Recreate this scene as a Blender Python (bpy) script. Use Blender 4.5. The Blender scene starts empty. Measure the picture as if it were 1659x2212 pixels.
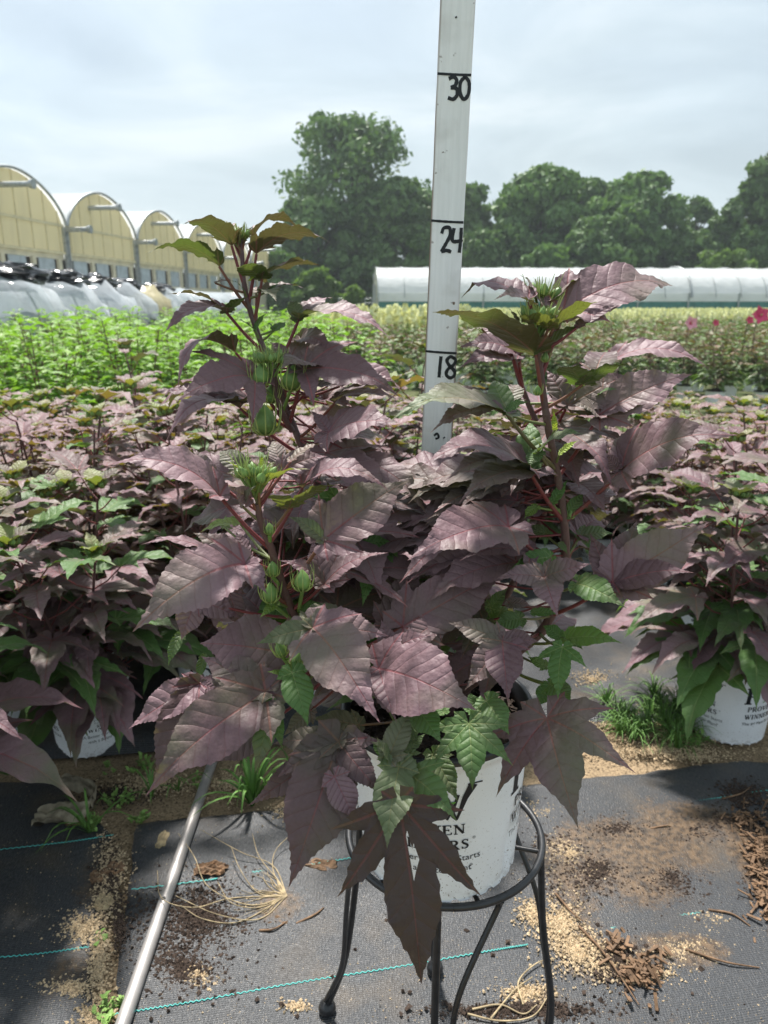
import bpy, math, random
import numpy as np
from mathutils import Vector, noise as mn
# ------------------------------------------------------------------ camera, sky, sun
SC = bpy.context.scene
COL = SC.collection
R = math.radians
CAMZ, PITCH, FD, CX, CY = 1.2, R(15.77), 1597.0, 829.5, 1106.0
cam_d = bpy.data.cameras.new("camera"); cam = bpy.data.objects.new("camera", cam_d); COL.objects.link(cam)
cam.location = (0, 0, CAMZ); cam.rotation_euler = (R(90) - PITCH, 0, 0)
cam_d.sensor_fit = 'VERTICAL'; cam_d.sensor_height = 36; cam_d.lens = 26.0
cam_d.clip_start = 0.05; cam_d.clip_end = 3000
cam_d.dof.use_dof = True; cam_d.dof.focus_distance = 0.85; cam_d.dof.aperture_fstop = 9.0
SC.camera = cam
SUN_EL, SUN_AZ = R(61), R(-14)
SC.view_settings.view_transform = 'Standard'; SC.view_settings.look = 'None'
SC.view_settings.gamma = 1; SC.view_settings.exposure = 0.95
W = bpy.data.worlds.new("World"); SC.world = W; W.use_nodes = True
nt = W.node_tree; nt.nodes.clear()
def nd(t, ty, **kw):
    n = t.nodes.new(ty)
    for k, v in kw.items():
        setattr(n, k, v)
    return n
def world():
    L = nt.links.new
    out = nd(nt, 'ShaderNodeOutputWorld'); bg = nd(nt, 'ShaderNodeBackground'); bg.inputs[1].default_value = 0.126
    sky = nd(nt, 'ShaderNodeTexSky', sky_type='NISHITA', sun_disc=False, sun_elevation=SUN_EL, sun_rotation=SUN_AZ, air_density=1.0, dust_density=2.0)
    tc = nd(nt, 'ShaderNodeTexCoord'); mp = nd(nt, 'ShaderNodeMapping'); mp.inputs['Scale'].default_value = (1.0, 1.0, 3.6)
    mp.inputs['Rotation'].default_value = (0, R(8), 0)
    L(tc.outputs['Generated'], mp.inputs[0])
    n1 = nd(nt, 'ShaderNodeTexNoise'); n1.inputs['Scale'].default_value = 2.3; n1.inputs['Detail'].default_value = 7; n1.inputs['Roughness'].default_value = .55; n1.inputs['Distortion'].default_value = .5
    L(mp.outputs[0], n1.inputs['Vector'])
    cr = nd(nt, 'ShaderNodeValToRGB'); e = cr.color_ramp.elements
    e[0].position = .36; e[0].color = (2.2, 2.6, 2.82, 1); e[1].position = .68; e[1].color = (3.6, 3.95, 4.08, 1)
    m = e_ = cr.color_ramp.elements.new(.53); e_.color = (2.8, 3.25, 3.45, 1)
    L(n1.outputs[0], cr.inputs[0])
    n2 = nd(nt, 'ShaderNodeTexNoise'); n2.inputs['Scale'].default_value = 1.1; n2.inputs['Detail'].default_value = 4
    L(mp.outputs[0], n2.inputs['Vector'])
    mr = nd(nt, 'ShaderNodeMapRange'); mr.inputs[1].default_value = .3; mr.inputs[2].default_value = .7; mr.inputs[3].default_value = .72; mr.inputs[4].default_value = .97
    L(n2.outputs[0], mr.inputs[0])
    mx = nd(nt, 'ShaderNodeMix', data_type='RGBA'); L(mr.outputs[0], mx.inputs[0]); L(sky.outputs[0], mx.inputs[6]); L(cr.outputs[0], mx.inputs[7])
    L(mx.outputs[2], bg.inputs[0]); L(bg.outputs[0], out.inputs[0])
world()
sl = bpy.data.lights.new("sun", 'SUN'); sl.energy = 4.3; sl.angle = R(5); sl.color = (1.0, .965, .91)
so = bpy.data.objects.new("sun", sl); COL.objects.link(so)
sd = Vector((math.sin(SUN_AZ) * math.cos(SUN_EL), math.cos(SUN_AZ) * math.cos(SUN_EL), math.sin(SUN_EL)))
so.rotation_euler = sd.to_track_quat('Z', 'Y').to_euler(); so.location = (0, 0, 30)

# ------------------------------------------------------------------ coordinates read off the photograph, turned into metres
def D(px, py, Y):
    xx = (px - CX) / FD; yy = -(py - CY) / FD
    dy = math.cos(PITCH) + yy * math.sin(PITCH); dz = -math.sin(PITCH) + yy * math.cos(PITCH)
    return np.array([xx / dy * Y, Y, CAMZ + dz / dy * Y])
def G(px, py, z=0.0):
    p = D(px, py, 1.0); k = (z - CAMZ) / (p[2] - CAMZ)
    return np.array([p[0] * k, k, z])
K = 1659 / 3024.
REG = {1: (500, 800, .7233), 2: (1500, 1000, .8439), 3: (400, 1650, .7836), 4: (1500, 1950, .7836), 5: (500, 2450, .7233), 6: (1300, 2700, .7233)}
def RP(reg, x, y, Y):
    ox, oy, s = REG[reg]
    return D((ox + x * s) * K, (oy + y * s) * K, Y)

# ------------------------------------------------------------------ object helpers
def tag(o, label=None, cat=None, group=None, kind=None):
    if label: o['label'] = label
    if cat: o['category'] = cat
    if group: o['group'] = group
    if kind: o['kind'] = kind
    return o
def empty(name, loc=(0, 0, 0), rz=0, label=None, cat=None, group=None):
    o = bpy.data.objects.new(name, None); COL.objects.link(o); o.location = loc; o.rotation_euler = (0, 0, rz)
    o.empty_display_size = .1
    return tag(o, label, cat, group)
def copy_tree(o, parent=None):
    c = o.copy(); COL.objects.link(c); c.parent = parent
    for ch in list(o.children): copy_tree(ch, c)
    return c
class MB:
    def __init__(s):
        s.v = []; s.f = []; s.uv = []; s.c = []; s.mi = []; s.n = 0
    def add(s, v, f, uv=None, col=(0, .5, 0, 1), mi=0):
        v = np.asarray(v, float).reshape(-1, 3); f = np.asarray(f, int)
        if len(f) == 0: return
        s.v.append(v); s.f.append(f + s.n); s.n += len(v)
        s.uv.append(uv if uv is not None else np.zeros((f.shape[0], f.shape[1], 2)))
        c = np.asarray(col, float)
        s.c.append(np.tile(c, (len(v), 1)) if c.ndim == 1 else c)
        s.mi.append(np.full(len(f), mi))
    def build(s, name, mats, parent=None, smooth=True, origin=None):
        me = bpy.data.meshes.new(name)
        V = np.concatenate(s.v); 
        if origin is not None: V = V - np.asarray(origin)
        C = np.concatenate(s.c)
        lt = np.concatenate([np.full(len(f), f.shape[1]) for f in s.f]); lv = np.concatenate([f.ravel() for f in s.f])
        uv = np.concatenate([u.reshape(-1, 2) for u in s.uv]); mi = np.concatenate(s.mi)
        ls = np.concatenate([[0], np.cumsum(lt)[:-1]])
        me.vertices.add(len(V)); me.vertices.foreach_set('co', V.ravel().astype(np.float32))
        me.loops.add(len(lv)); me.loops.foreach_set('vertex_index', lv.astype(np.int32))
        me.polygons.add(len(lt)); me.polygons.foreach_set('loop_start', ls.astype(np.int32))
        try: me.polygons.foreach_set('loop_total', lt.astype(np.int32))
        except Exception: pass
        me.polygons.foreach_set('material_index', mi.astype(np.int32))
        u = me.uv_layers.new(name='UVMap'); u.data.foreach_set('uv', uv.ravel().astype(np.float32))
        a = me.color_attributes.new('lf', 'FLOAT_COLOR', 'POINT'); a.data.foreach_set('color', C.ravel().astype(np.float32))
        me.polygons.foreach_set('use_smooth', np.full(len(lt), smooth))
        me.update(calc_edges=True); me.validate()
        for m in (mats if isinstance(mats, (list, tuple)) else [mats]): me.materials.append(m)
        o = bpy.data.objects.new(name, me); COL.objects.link(o)
        if parent is not None: o.parent = parent
        if origin is not None and parent is None: o.location = origin
        return o
def nrm(v):
    v = np.asarray(v, float); l = np.linalg.norm(v); return v / l if l > 1e-9 else v
def tube(mb, pts, rad, sides=6, col=(0, .5, 0, 1), cap=True, mi=0):
    pts = np.asarray(pts, float); n = len(pts)
    rad = np.full(n, rad) if np.isscalar(rad) else np.asarray(rad, float)
    T = np.gradient(pts, axis=0); T /= np.maximum(np.linalg.norm(T, axis=1)[:, None], 1e-9)
    ref = np.array([0, 0, 1.]) if abs(T[0][2]) < .9 else np.array([1., 0, 0])
    U = nrm(np.cross(T[0], ref)); rings = []
    a = np.arange(sides) * 2 * math.pi / sides
    for i in range(n):
        U = nrm(U - T[i] * np.dot(U, T[i])); Vv = np.cross(T[i], U)
        rings.append(pts[i] + rad[i] * (np.cos(a)[:, None] * U + np.sin(a)[:, None] * Vv))
    V = np.concatenate(rings); f = []
    for i in range(n - 1):
        for j in range(sides):
            k = (j + 1) % sides
            f.append((i * sides + j, i * sides + k, (i + 1) * sides + k, (i + 1) * sides + j))
    mb.add(V, f, col=col, mi=mi)
    if cap:
        for i, fl in ((0, 1), (n - 1, 0)):
            c = pts[i]; rg = rings[i]; vv = np.vstack([rg, c[None]])
            ff = [(j, (j + 1) % sides, sides) if not fl else ((j + 1) % sides, j, sides) for j in range(sides)]
            mb.add(vv, ff, col=col, mi=mi)
def spline(P, n):
    P = np.asarray(P, float); m = len(P)
    if m == 2:
        t = np.linspace(0, 1, n)[:, None]; return P[0] * (1 - t) + P[1] * t
    Q = np.vstack([2 * P[0] - P[1], P, 2 * P[-1] - P[-2]]); out = []
    for t in np.linspace(0, m - 1, n):
        i = min(int(t), m - 2); u = t - i; a, b, c, d = Q[i:i + 4]
        out.append(.5 * ((2 * b) + (-a + c) * u + (2 * a - 5 * b + 4 * c - d) * u * u + (-a + 3 * b - 3 * c + d) * u ** 3))
    return np.array(out)
def box(mb, c, s, rz=0, col=(0, .5, 0, 1), mi=0, ax=None):
    h = np.array(s) / 2.; v = np.array([[x, y, z] for x in (-1, 1) for y in (-1, 1) for z in (-1, 1)]) * h
    if ax is not None: v = v @ np.array(ax)
    elif rz:
        cs, sn = math.cos(rz), math.sin(rz); v = v @ np.array([[cs, sn, 0], [-sn, cs, 0], [0, 0, 1]])
    f = [(0, 1, 3, 2), (4, 6, 7, 5), (0, 4, 5, 1), (2, 3, 7, 6), (0, 2, 6, 4), (1, 5, 7, 3)]
    mb.add(v + np.array(c), f, col=col, mi=mi)
def lathe(mb, prof, seg=32, c=(0, 0, 0), mod=None, col=(0, .5, 0, 1), mi=0):
    prof = np.asarray(prof, float); a = np.arange(seg) * 2 * math.pi / seg; V = []
    for i, (r, z) in enumerate(prof):
        for j in range(seg):
            rr, zz = (r, z) if mod is None else mod(i, a[j], r, z)
            V.append((c[0] + rr * math.sin(a[j]), c[1] - rr * math.cos(a[j]), c[2] + zz))
    f = []
    for i in range(len(prof) - 1):
        for j in range(seg):
            k = (j + 1) % seg; f.append((i * seg + j, i * seg + k, (i + 1) * seg + k, (i + 1) * seg + j))
    mb.add(V, f, col=col, mi=mi)
def ball(mb, c, r, seg=10, rg=6, col=(0, .5, 0, 1), sc=(1, 1, 1), mi=0):
    th = np.linspace(0, math.pi, rg + 1); V = []
    for t in th:
        for j in range(seg):
            a = j * 2 * math.pi / seg; V.append((c[0] + r * sc[0] * math.sin(t) * math.cos(a), c[1] + r * sc[1] * math.sin(t) * math.sin(a), c[2] - r * sc[2] * math.cos(t)))
    f = [(i * seg + j, i * seg + (j + 1) % seg, (i + 1) * seg + (j + 1) % seg, (i + 1) * seg + j) for i in range(rg) for j in range(seg)]
    mb.add(V, f, col=col, mi=mi)
# ------------------------------------------------------------------ materials
class M:
    def __init__(s, name, rough=.6, spec=.4, metal=0):
        s.m = bpy.data.materials.new(name); s.m.use_nodes = True; s.t = s.m.node_tree
        s.b = s.t.nodes['Principled BSDF']; s.out = s.t.nodes['Material Output']
        s.b.inputs['Roughness'].default_value = rough; s.b.inputs['Specular IOR Level'].default_value = spec; s.b.inputs['Metallic'].default_value = metal
    def n(s, ty, **kw):
        ins = kw.pop('ins', {}); x = nd(s.t, ty, **kw)
        for k, v in ins.items():
            if hasattr(v, 'is_linked') or isinstance(v, bpy.types.NodeSocket): s.t.links.new(v, x.inputs[k])
            else: x.inputs[k].default_value = v
        return x
    def l(s, a, b): s.t.links.new(a, b)
    def math(s, op, a, b=0.0, c=0.0, clamp=False):
        return s.n('ShaderNodeMath', operation=op, use_clamp=clamp, ins={0: a, 1: b, 2: c}).outputs[0]
    def mix(s, f, a, b):
        return s.n('ShaderNodeMix', data_type='RGBA', ins={0: f, 6: a, 7: b}).outputs[2]
    def rng(s, v, a, b, c=0., d=1.):
        return s.n('ShaderNodeMapRange', ins={0: v, 1: a, 2: b, 3: c, 4: d}).outputs[0]
    def noise(s, scale, detail=3, vec=None, rough=.5, dist=0.):
        i = {'Scale': scale, 'Detail': detail, 'Roughness': rough, 'Distortion': dist}
        if vec is not None: i['Vector'] = vec
        return s.n('ShaderNodeTexNoise', ins=i).outputs[0]
    def obj(s): return s.n('ShaderNodeTexCoord').outputs['Object']
    def bump(s, h, dist, strength=1.):
        o = s.n('ShaderNodeBump', ins={'Height': h, 'Distance': dist, 'Strength': strength}).outputs[0]; s.l(o, s.b.inputs['Normal']); return o
    def col(s, c):
        if isinstance(c, tuple): s.b.inputs['Base Color'].default_value = c
        else: s.l(c, s.b.inputs['Base Color'])
def simple(name, c, rough=.6, var=.25, scale=20, spec=.4, metal=0, bump=0):
    m = M(name, rough, spec, metal); c = tuple(c) + (1,)
    nz = m.noise(scale, 4, m.obj())
    m.col(m.mix(m.rng(nz, .3, .7), tuple(x * (1 - var) for x in c[:3]) + (1,), tuple(min(1, x * (1 + var)) for x in c[:3]) + (1,)))
    if bump: m.bump(nz, bump)
    return m.m
def leaf_mat(name, upA, upB, upG, under, underG, trans, transG, tw=.32, rough=.42, vein=(.30, .085, .10, 1), bd=.0009, sheen=.0):
    m = M(name, rough, .45)
    at = m.n('ShaderNodeAttribute', attribute_name='lf'); sp = m.n('ShaderNodeSeparateColor', ins={0: at.outputs['Color']})
    g, rn, yl = sp.outputs[0], sp.outputs[1], sp.outputs[2]
    uv = m.n('ShaderNodeUVMap', uv_map='UVMap').outputs[0]; su = m.n('ShaderNodeSeparateXYZ', ins={0: uv}); s_, v_ = su.outputs[0], su.outputs[1]
    av = m.math('ABSOLUTE', v_)
    oc = m.obj(); wb = m.noise(28, 2, oc)
    ph = m.math('MULTIPLY', m.math('ADD', m.math('SUBTRACT', s_, m.math('MULTIPLY', av, .80)), m.math('MULTIPLY', wb, .09)), 25.)
    sn = m.math('ABSOLUTE', m.math('SINE', ph))                     # zero on the side veins
    lat = m.rng(sn, .0, .16, 1., 0.)
    wid = m.math('MULTIPLY', m.math('SUBTRACT', 1.15, s_), .011)
    mid = m.rng(m.math('DIVIDE', av, wid), .5, 1., 1., 0.)
    nz = m.noise(9, 3, oc); nf = m.noise(300, 3, oc, .6); np_ = m.noise(130, 2, oc)
    gn = m.math('MULTIPLY', m.rng(m.math('ADD', m.math('ADD', g, m.math('MULTIPLY', nz, 1.8)), -.85), .06, 1.), 1., clamp=True)
    up = m.mix(m.rng(m.math('ADD', m.math('MULTIPLY', rn, .6), m.math('MULTIPLY', nf, .5)), .2, .8), upA, upB)
    up = m.mix(gn, up, upG)
    up = m.mix(at.outputs['Alpha'], (.042, .028, .026, 1), up)  # low alpha paints shade into the leaf top; veins dim likewise below
    up = m.mix(yl, up, (.30, .42, .05, 1))
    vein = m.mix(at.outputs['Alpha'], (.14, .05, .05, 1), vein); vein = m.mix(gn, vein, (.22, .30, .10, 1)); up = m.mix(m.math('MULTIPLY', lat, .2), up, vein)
    up = m.mix(m.math('MULTIPLY', mid, m.math('SUBTRACT', .8, m.math('MULTIPLY', yl, .5))), up, vein)
    un = m.mix(gn, under, underG); un = m.mix(yl, un, (.3, .42, .06, 1)); un = m.mix(m.math('MULTIPLY', m.math('ADD', mid, m.math('MULTIPLY', lat, .4)), .6), un, vein)
    bf = m.n('ShaderNodeNewGeometry').outputs['Backfacing']
    base = m.mix(bf, up, un); m.col(base)
    h = m.math('ADD', m.math('ADD', m.math('MULTIPLY', m.math('POWER', sn, .5), 1.0), m.math('MULTIPLY', np_, 1.6)), m.math('MULTIPLY', mid, -.3))
    bo = m.n('ShaderNodeBump', ins={'Height': h, 'Distance': bd, 'Strength': 1.}).outputs[0]; m.l(bo, m.b.inputs['Normal'])
    m.l(m.math('ADD', m.math('MULTIPLY', nf, .25), rough - .1), m.b.inputs['Roughness'])
    if sheen:
        m.b.inputs['Sheen Weight'].default_value = sheen; m.b.inputs['Sheen Roughness'].default_value = .45; m.b.inputs['Sheen Tint'].default_value = (1, .88, .92, 1)
    tr = m.n('ShaderNodeBsdfTranslucent'); tc = m.mix(gn, trans, transG); tc = m.mix(yl, tc, (.5, .6, .05, 1)); m.l(tc, tr.inputs[0]); m.l(bo, tr.inputs['Normal'])
    mx = m.n('ShaderNodeMixShader', ins={0: tw}); m.l(m.b.outputs[0], mx.inputs[1]); m.l(tr.outputs[0], mx.inputs[2]); m.l(mx.outputs[0], m.out.inputs[0])
    return m.m
MAT = {}
MAT['hib'] = leaf_mat('hibiscus_leaf', (.130, .066, .080, 1), (.285, .172, .196, 1), (.085, .175, .045, 1), (.07, .062, .022, 1), (.06, .13, .03, 1), (.11, .10, .03, 1), (.16, .30, .03, 1), tw=.28, rough=.52, sheen=.14)
MAT['hibfar'] = leaf_mat('hibiscus_leaf_field', (.145, .072, .088, 1), (.28, .165, .185, 1), (.09, .18, .05, 1), (.10, .085, .025, 1), (.08, .17, .04, 1), (.28, .2, .03, 1), (.16, .32, .03, 1), tw=.28, rough=.52, sheen=.14)
MAT['green'] = leaf_mat('green_mallow_leaf', (.145, .27, .05, 1), (.28, .42, .09, 1), (.20, .38, .07, 1), (.10, .24, .04, 1), (.1, .24, .04, 1), (.25, .5, .03, 1), (.3, .55, .04, 1), tw=.36, rough=.5, vein=(.2, .38, .08, 1), sheen=.0)
MAT['bronze'] = leaf_mat('bronze_leaf', (.11, .085, .04, 1), (.26, .17, .10, 1), (.12, .20, .055, 1), (.07, .07, .03, 1), (.06, .12, .03, 1), (.22, .12, .03, 1), (.15, .28, .03, 1), tw=.25, sheen=.15)
MAT['hydleaf'] = leaf_mat('hydrangea_leaf', (.08, .19, .03, 1), (.14, .28, .05, 1), (.12, .3, .04, 1), (.10, .24, .04, 1), (.1, .24, .04, 1), (.25, .5, .03, 1), (.3, .55, .04, 1), tw=.3, rough=.5, vein=(.2, .35, .08, 1))
def stem_mat():
    m = M('hibiscus_stem', .45, .4); at = m.n('ShaderNodeAttribute', attribute_name='lf'); sp = m.n('ShaderNodeSeparateColor', ins={0: at.outputs['Color']})
    nz = m.noise(160, 4, m.obj()); a = m.mix(sp.outputs[0], (.115, .065, .062, 1), (.19, .04, .042, 1)); a = m.mix(sp.outputs[2], a, (.17, .3, .06, 1))
    m.col(m.mix(m.rng(nz, .55, .8), a, (.16, .12, .10, 1))); m.bump(nz, .0006); return m.m
MAT['stem'] = stem_mat()
MAT['bud'] = simple('hibiscus_bud', (.16, .27, .075), .45, .35, 60, bump=.0004)
MAT['budtip'] = simple('hibiscus_bract', (.34, .42, .13), .45, .3, 60)
def pot_mat():
    m = M('white_pot_plastic', .38, .5); o = m.obj(); a = m.noise(14, 4, o); s = m.noise(330, 2, o)
    c = m.mix(m.rng(a, .45, .75), (.90, .915, .94, 1), (.83, .845, .865, 1))
    z = m.n('ShaderNodeSeparateXYZ', ins={0: o}).outputs[2]
    dirt = m.math('MULTIPLY', m.rng(s, .64, .70), m.rng(z, .02, .09, 1., .25)); low = m.math('MULTIPLY', m.rng(m.noise(60, 4, o), .5, .7), m.rng(z, .002, .02, .8, 0.))
    c = m.mix(m.math('MAXIMUM', dirt, low), c, (.16, .11, .07, 1)); m.col(c); m.bump(a, .004); m.b.inputs['Subsurface Weight'].default_value = 0.0
    return m.m
MAT['pot'] = pot_mat()
MAT['ink'] = simple('black_ink', (.012, .013, .016), .45, .1)
MAT['rimblack'] = simple('black_pot_lining', (.02, .021, .024), .35, .2, spec=.5)
MAT['soil'] = simple('potting_bark', (.045, .03, .022), .9, .7, 90, bump=.006)
MAT['iron'] = simple('black_painted_iron', (.018, .018, .02), .34, .4, 90, spec=.6, bump=.0003)
# ------------------------------------------------------------------ leaves
def leaf_tpl(lobes, N, rings, teeth=.012, p=16, span=168, wav=0):
    th = np.radians(np.linspace(-span, span, 2400)); rr = []
    for (ang, Ln, w, a, b) in lobes:
        s = np.linspace(1e-4, 1, 600); pr = s ** a * (1 - s) ** b * (.22 + .78 * np.clip((1 - s) / .42, 0, 1) ** 1.1); pr /= pr.max()
        t = np.arctan2(w * pr, s); r = Ln * np.hypot(s, w * pr); o = np.argsort(t)
        d = np.abs(th - math.radians(ang)); rr.append(np.interp(d, t[o], r[o], right=0.0))
    rr = np.array(rr); r = (rr ** p).sum(0) ** (1 / p) + .015; sec = rr.argmax(0)
    P = np.stack([r * np.cos(th), r * np.sin(th)], 1)
    L = np.concatenate([[0], np.cumsum(np.linalg.norm(np.diff(P, axis=0), axis=1))]); u = np.linspace(0, L[-1], N)
    # keep the lobe tips exactly
    tips = [L[np.argmin(np.abs(th - math.radians(l[0])))] for l in lobes]
    for t in tips: u[np.argmin(np.abs(u - t))] = t
    Q = np.stack([np.interp(u, L, P[:, 0]), np.interp(u, L, P[:, 1])], 1); idx = np.searchsorted(L, u).clip(0, len(th) - 1); sc = sec[idx]
    Q0 = Q.copy()
    if teeth:
        T = np.gradient(Q, axis=0); T /= np.linalg.norm(T, axis=1)[:, None] + 1e-9; Nn = np.stack([T[:, 1], -T[:, 0]], 1)
        rq = np.hypot(Q[:, 0], Q[:, 1]); tipm = np.ones(N)
        for t in tips: tipm *= np.clip(np.abs(u - t) / .12, 0, 1)
        rs = np.random.RandomState(N); am = teeth * (.7 + .6 * rs.rand(N)) * tipm * np.clip(rq / .25, 0, 1)
        sgn = np.where(np.gradient(rq) > 0, 1, -1)
        pat = np.array([0, .45, 1.0])[np.arange(N) % 3] if True else 0
        pat = np.where(sgn > 0, pat, np.array([1.0, .45, 0])[np.arange(N) % 3])
        Q = Q + Nn * (am * pat)[:, None]
    rho = np.array(rings); V = [np.zeros((1, 2))] + [(Q0 + (Q - Q0) * min(1, max(0, (k - .84) / .16))) * k for k in rho]; V = np.concatenate(V)
    vsec = np.concatenate([[0], np.tile(sc, len(rho))]); vr = np.concatenate([[0], np.repeat(rho, N)]); vi = np.concatenate([[0], np.tile(np.arange(N), len(rho))])
    quad = []; tri = []
    for k in range(len(rho)):
        for i in range(N - 1):
            if k == 0: tri.append((0, 1 + i, 2 + i))
            else: quad.append((1 + (k - 1) * N + i, 1 + k * N + i, 1 + k * N + i + 1, 1 + (k - 1) * N + i + 1))
    tri = np.array(tri); quad = np.array(quad)
    ang = np.radians([l[0] for l in lobes]); ln = np.array([l[1] for l in lobes])
    def loc(idx, s_):
        a = ang[s_]; x = V[idx][..., 0]; y = V[idx][..., 1]
        return np.stack([x * np.cos(a) + y * np.sin(a), -x * np.sin(a) + y * np.cos(a)], -1)
    fs_t = sc[np.arange(N - 1)]; fs_q = np.tile(fs_t, len(rho) - 1)
    uvt = loc(tri, np.repeat(fs_t[:, None], 3, 1)); uvq = loc(quad, np.repeat(fs_q[:, None], 4, 1)) if len(quad) else None
    lv = loc(np.arange(len(V)), vsec)
    return dict(V=V, tri=tri, quad=quad, uvt=uvt, uvq=uvq, lv=lv, rho=vr, vi=vi, N=N, sec=vsec)
SH = {
 'tri':   [(0, 1, .165, .86, 1.35), (50, .56, .15, .9, 1.4), (-49, .52, .155, .9, 1.4), (108, .17, .45, .7, 1.0), (-108, .17, .45, .7, 1.0)],
 'tri2':  [(0, 1, .16, .86, 1.35), (40, .72, .13, .9, 1.4), (-44, .64, .135, .9, 1.4), (100, .20, .45, .7, 1.0), (-100, .18, .45, .7, 1.0)],
 'five':  [(0, 1, .185, .93, 1.25), (40, .84, .15, .93, 1.35), (-42, .80, .15, .93, 1.35), (84, .54, .20, .9, 1.3), (-82, .56, .20, .9, 1.3), (135, .25, .4, .8, .9), (-135, .25, .4, .8, .9)],
 'deep':  [(0, 1, .165, .98, 1.15), (38, .70, .11, .98, 1.3), (-46, .66, .12, .98, 1.3), (80, .40, .16, .95, 1.3), (-80, .46, .14, .95, 1.3), (130, .12, .5, .7, .9), (-130, .12, .5, .7, .9)],
 'broad': [(0, 1, .225, .72, 1.25), (58, .40, .25, .8, 1.2), (-56, .37, .25, .8, 1.2), (115, .20, .45, .7, .9), (-115, .20, .45, .7, .9)],
 'lance': [(0, 1, .12, .68, 1.3), (55, .18, .3, .7, 1.1), (-55, .17, .3, .7, 1.1), (115, .07, .5, .6, .8), (-115, .07, .5, .6, .8)],
 'lanceW': [(0, 1, .165, .70, 1.3), (55, .23, .3, .75, 1.1), (-55, .21, .3, .75, 1.1), (115, .10, .5, .6, .8), (-115, .10, .5, .6, .8)],
 'ovate': [(0, 1, .28, .62, 1.0), (78, .32, .42, .6, 1.0), (-78, .32, .42, .6, 1.0), (135, .22, .5, .6, .8), (-135, .22, .5, .6, .8)],
}
HI = {k: leaf_tpl(v, 151, (.08, .2, .34, .48, .62, .75, .87, .95, 1), .0095) for k, v in SH.items()}
MIDR = {k: leaf_tpl(v, 64, (.15, .4, .65, .88, 1), .014) for k, v in SH.items()}
LOW = {k: leaf_tpl(v, 21, (.45, 1), 0) for k, v in SH.items()}
def put_leaf(mb, T, B, A, N0, col, rng, arch=.12, keel=.22, side=.25, ripple=.02, bend=0., hole=None, width=1., twist=0., mi=0):
    B = np.asarray(B, float); A = np.asarray(A, float); a = A - B; L = np.linalg.norm(a); a = a / L
    N0 = np.asarray(N0, float); n = nrm(N0 - a * np.dot(a, N0)); s = np.cross(n, a)
    x, y = T['V'][:, 0], T['V'][:, 1] * width; r = np.hypot(x, y); lv = T['lv'][:, 1]; rho = T['rho']
    ph = rng.random() * 6.28; k = 6.28 * rng.uniform(7, 11) / T['N']
    z = arch * 4 * (r - r * r) * np.clip(1 - r * .15, 0, 1) + keel * np.sqrt(lv * lv + .0009) - side * y * y * np.sign(1) - .10 * np.maximum(-x, 0)
    ls = T['lv'][:, 0]; sg = np.sign(T['lv'][:, 1]); fr = rng.uniform(15, 24)
    z = z + ripple * (np.sin(ls * fr + ph + sg) * rho ** 4 + .5 * np.sin(ls * fr * 2.1 + ph * 3 + sg * 2) * rho ** 6) * np.clip(r * 3, 0, 1) * np.clip(np.abs(T['lv'][:, 1]) / .06, 0, 1)
    z = z + .035 * np.sin(x * 5 + ph) * np.sin(y * 7 + ph * 2) * r
    z = z - .08 * np.maximum(r - .75, 0) * 4 * np.abs(np.sin(ph)) * rho
    z = z - z[0]
    # keep the main tip where it was asked for
    ti = np.argmax(x); z = z - z[ti] * np.clip(x, 0, 1) ** 2
    y2 = y + bend * (x * x - x) * 1.5 + twist * 0
    if twist:
        ct = twist * x; y2, z = y2 * np.cos(ct) - z * np.sin(ct), y2 * np.sin(ct) + z * np.cos(ct)
    Wd = B + L * (x[:, None] * a + y2[:, None] * s + z[:, None] * n)
    tri, uvt, quad, uvq = T['tri'], T['uvt'], T['quad'], T['uvq']
    if hole is not None:
        cen = T['V'][quad].mean(1); m = ~hole(cen[:, 0], cen[:, 1]); quad, uvq = quad[m], uvq[m]
    c = np.tile(np.asarray(col, float), (len(Wd), 1))
    n0 = mb.n; mb.add(Wd, tri, uvt, c, mi)
    if len(quad):
        # same vertices again only by index
        mb.f.append(quad + n0); mb.uv.append(uvq); mb.mi.append(np.full(len(quad), mi))
    return L
def bud(mb, c, axis, r, rng, nb=10, hi=True):
    c = np.asarray(c, float); ax = nrm(axis); ref = np.array([1., 0, 0]) if abs(ax[0]) < .8 else np.array([0, 1., 0]); u = nrm(np.cross(ax, ref)); w = np.cross(ax, u)
    seg = 20 if hi else 6; th = np.linspace(0, 1, 9 if hi else 4); V = []
    for t in th:
        rad = r * math.sin(math.pi * min(1, t) ** .75) ** .8 * (1 - .15 * t) + r * .02; h = r * 2.7 * t
        for j in range(seg):
            a = j * 2 * math.pi / seg; q = rad * (1 + .10 * abs(math.cos(2.5 * a)) - .05); V.append(c + ax * h + u * q * math.cos(a) + w * q * math.sin(a))
    f = [(i * seg + j, i * seg + (j + 1) % seg, (i + 1) * seg + (j + 1) % seg, (i + 1) * seg + j) for i in range(len(th) - 1) for j in range(seg)]
    mb.add(V, f, col=(.5, rng.random(), 0, 1))
    for k in range(nb):                                             # the narrow bracts that cup the bud
        a = k * 2 * math.pi / nb + rng.uniform(-.15, .15); o = u * math.cos(a) + w * math.sin(a); ln = r * rng.uniform(2.5, 3.6)
        pts = [c, c + o * r * 1.05 + ax * r * .35, c + o * r * rng.uniform(1.3, 1.6) + ax * ln * .6, c + o * r * rng.uniform(1.0, 1.7) + ax * ln]
        P = spline(pts, 6 if hi else 3); tube(mb, P, np.linspace(r * .11, r * .02, len(P)), 4 if hi else 3, mi=1, cap=False)
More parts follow.
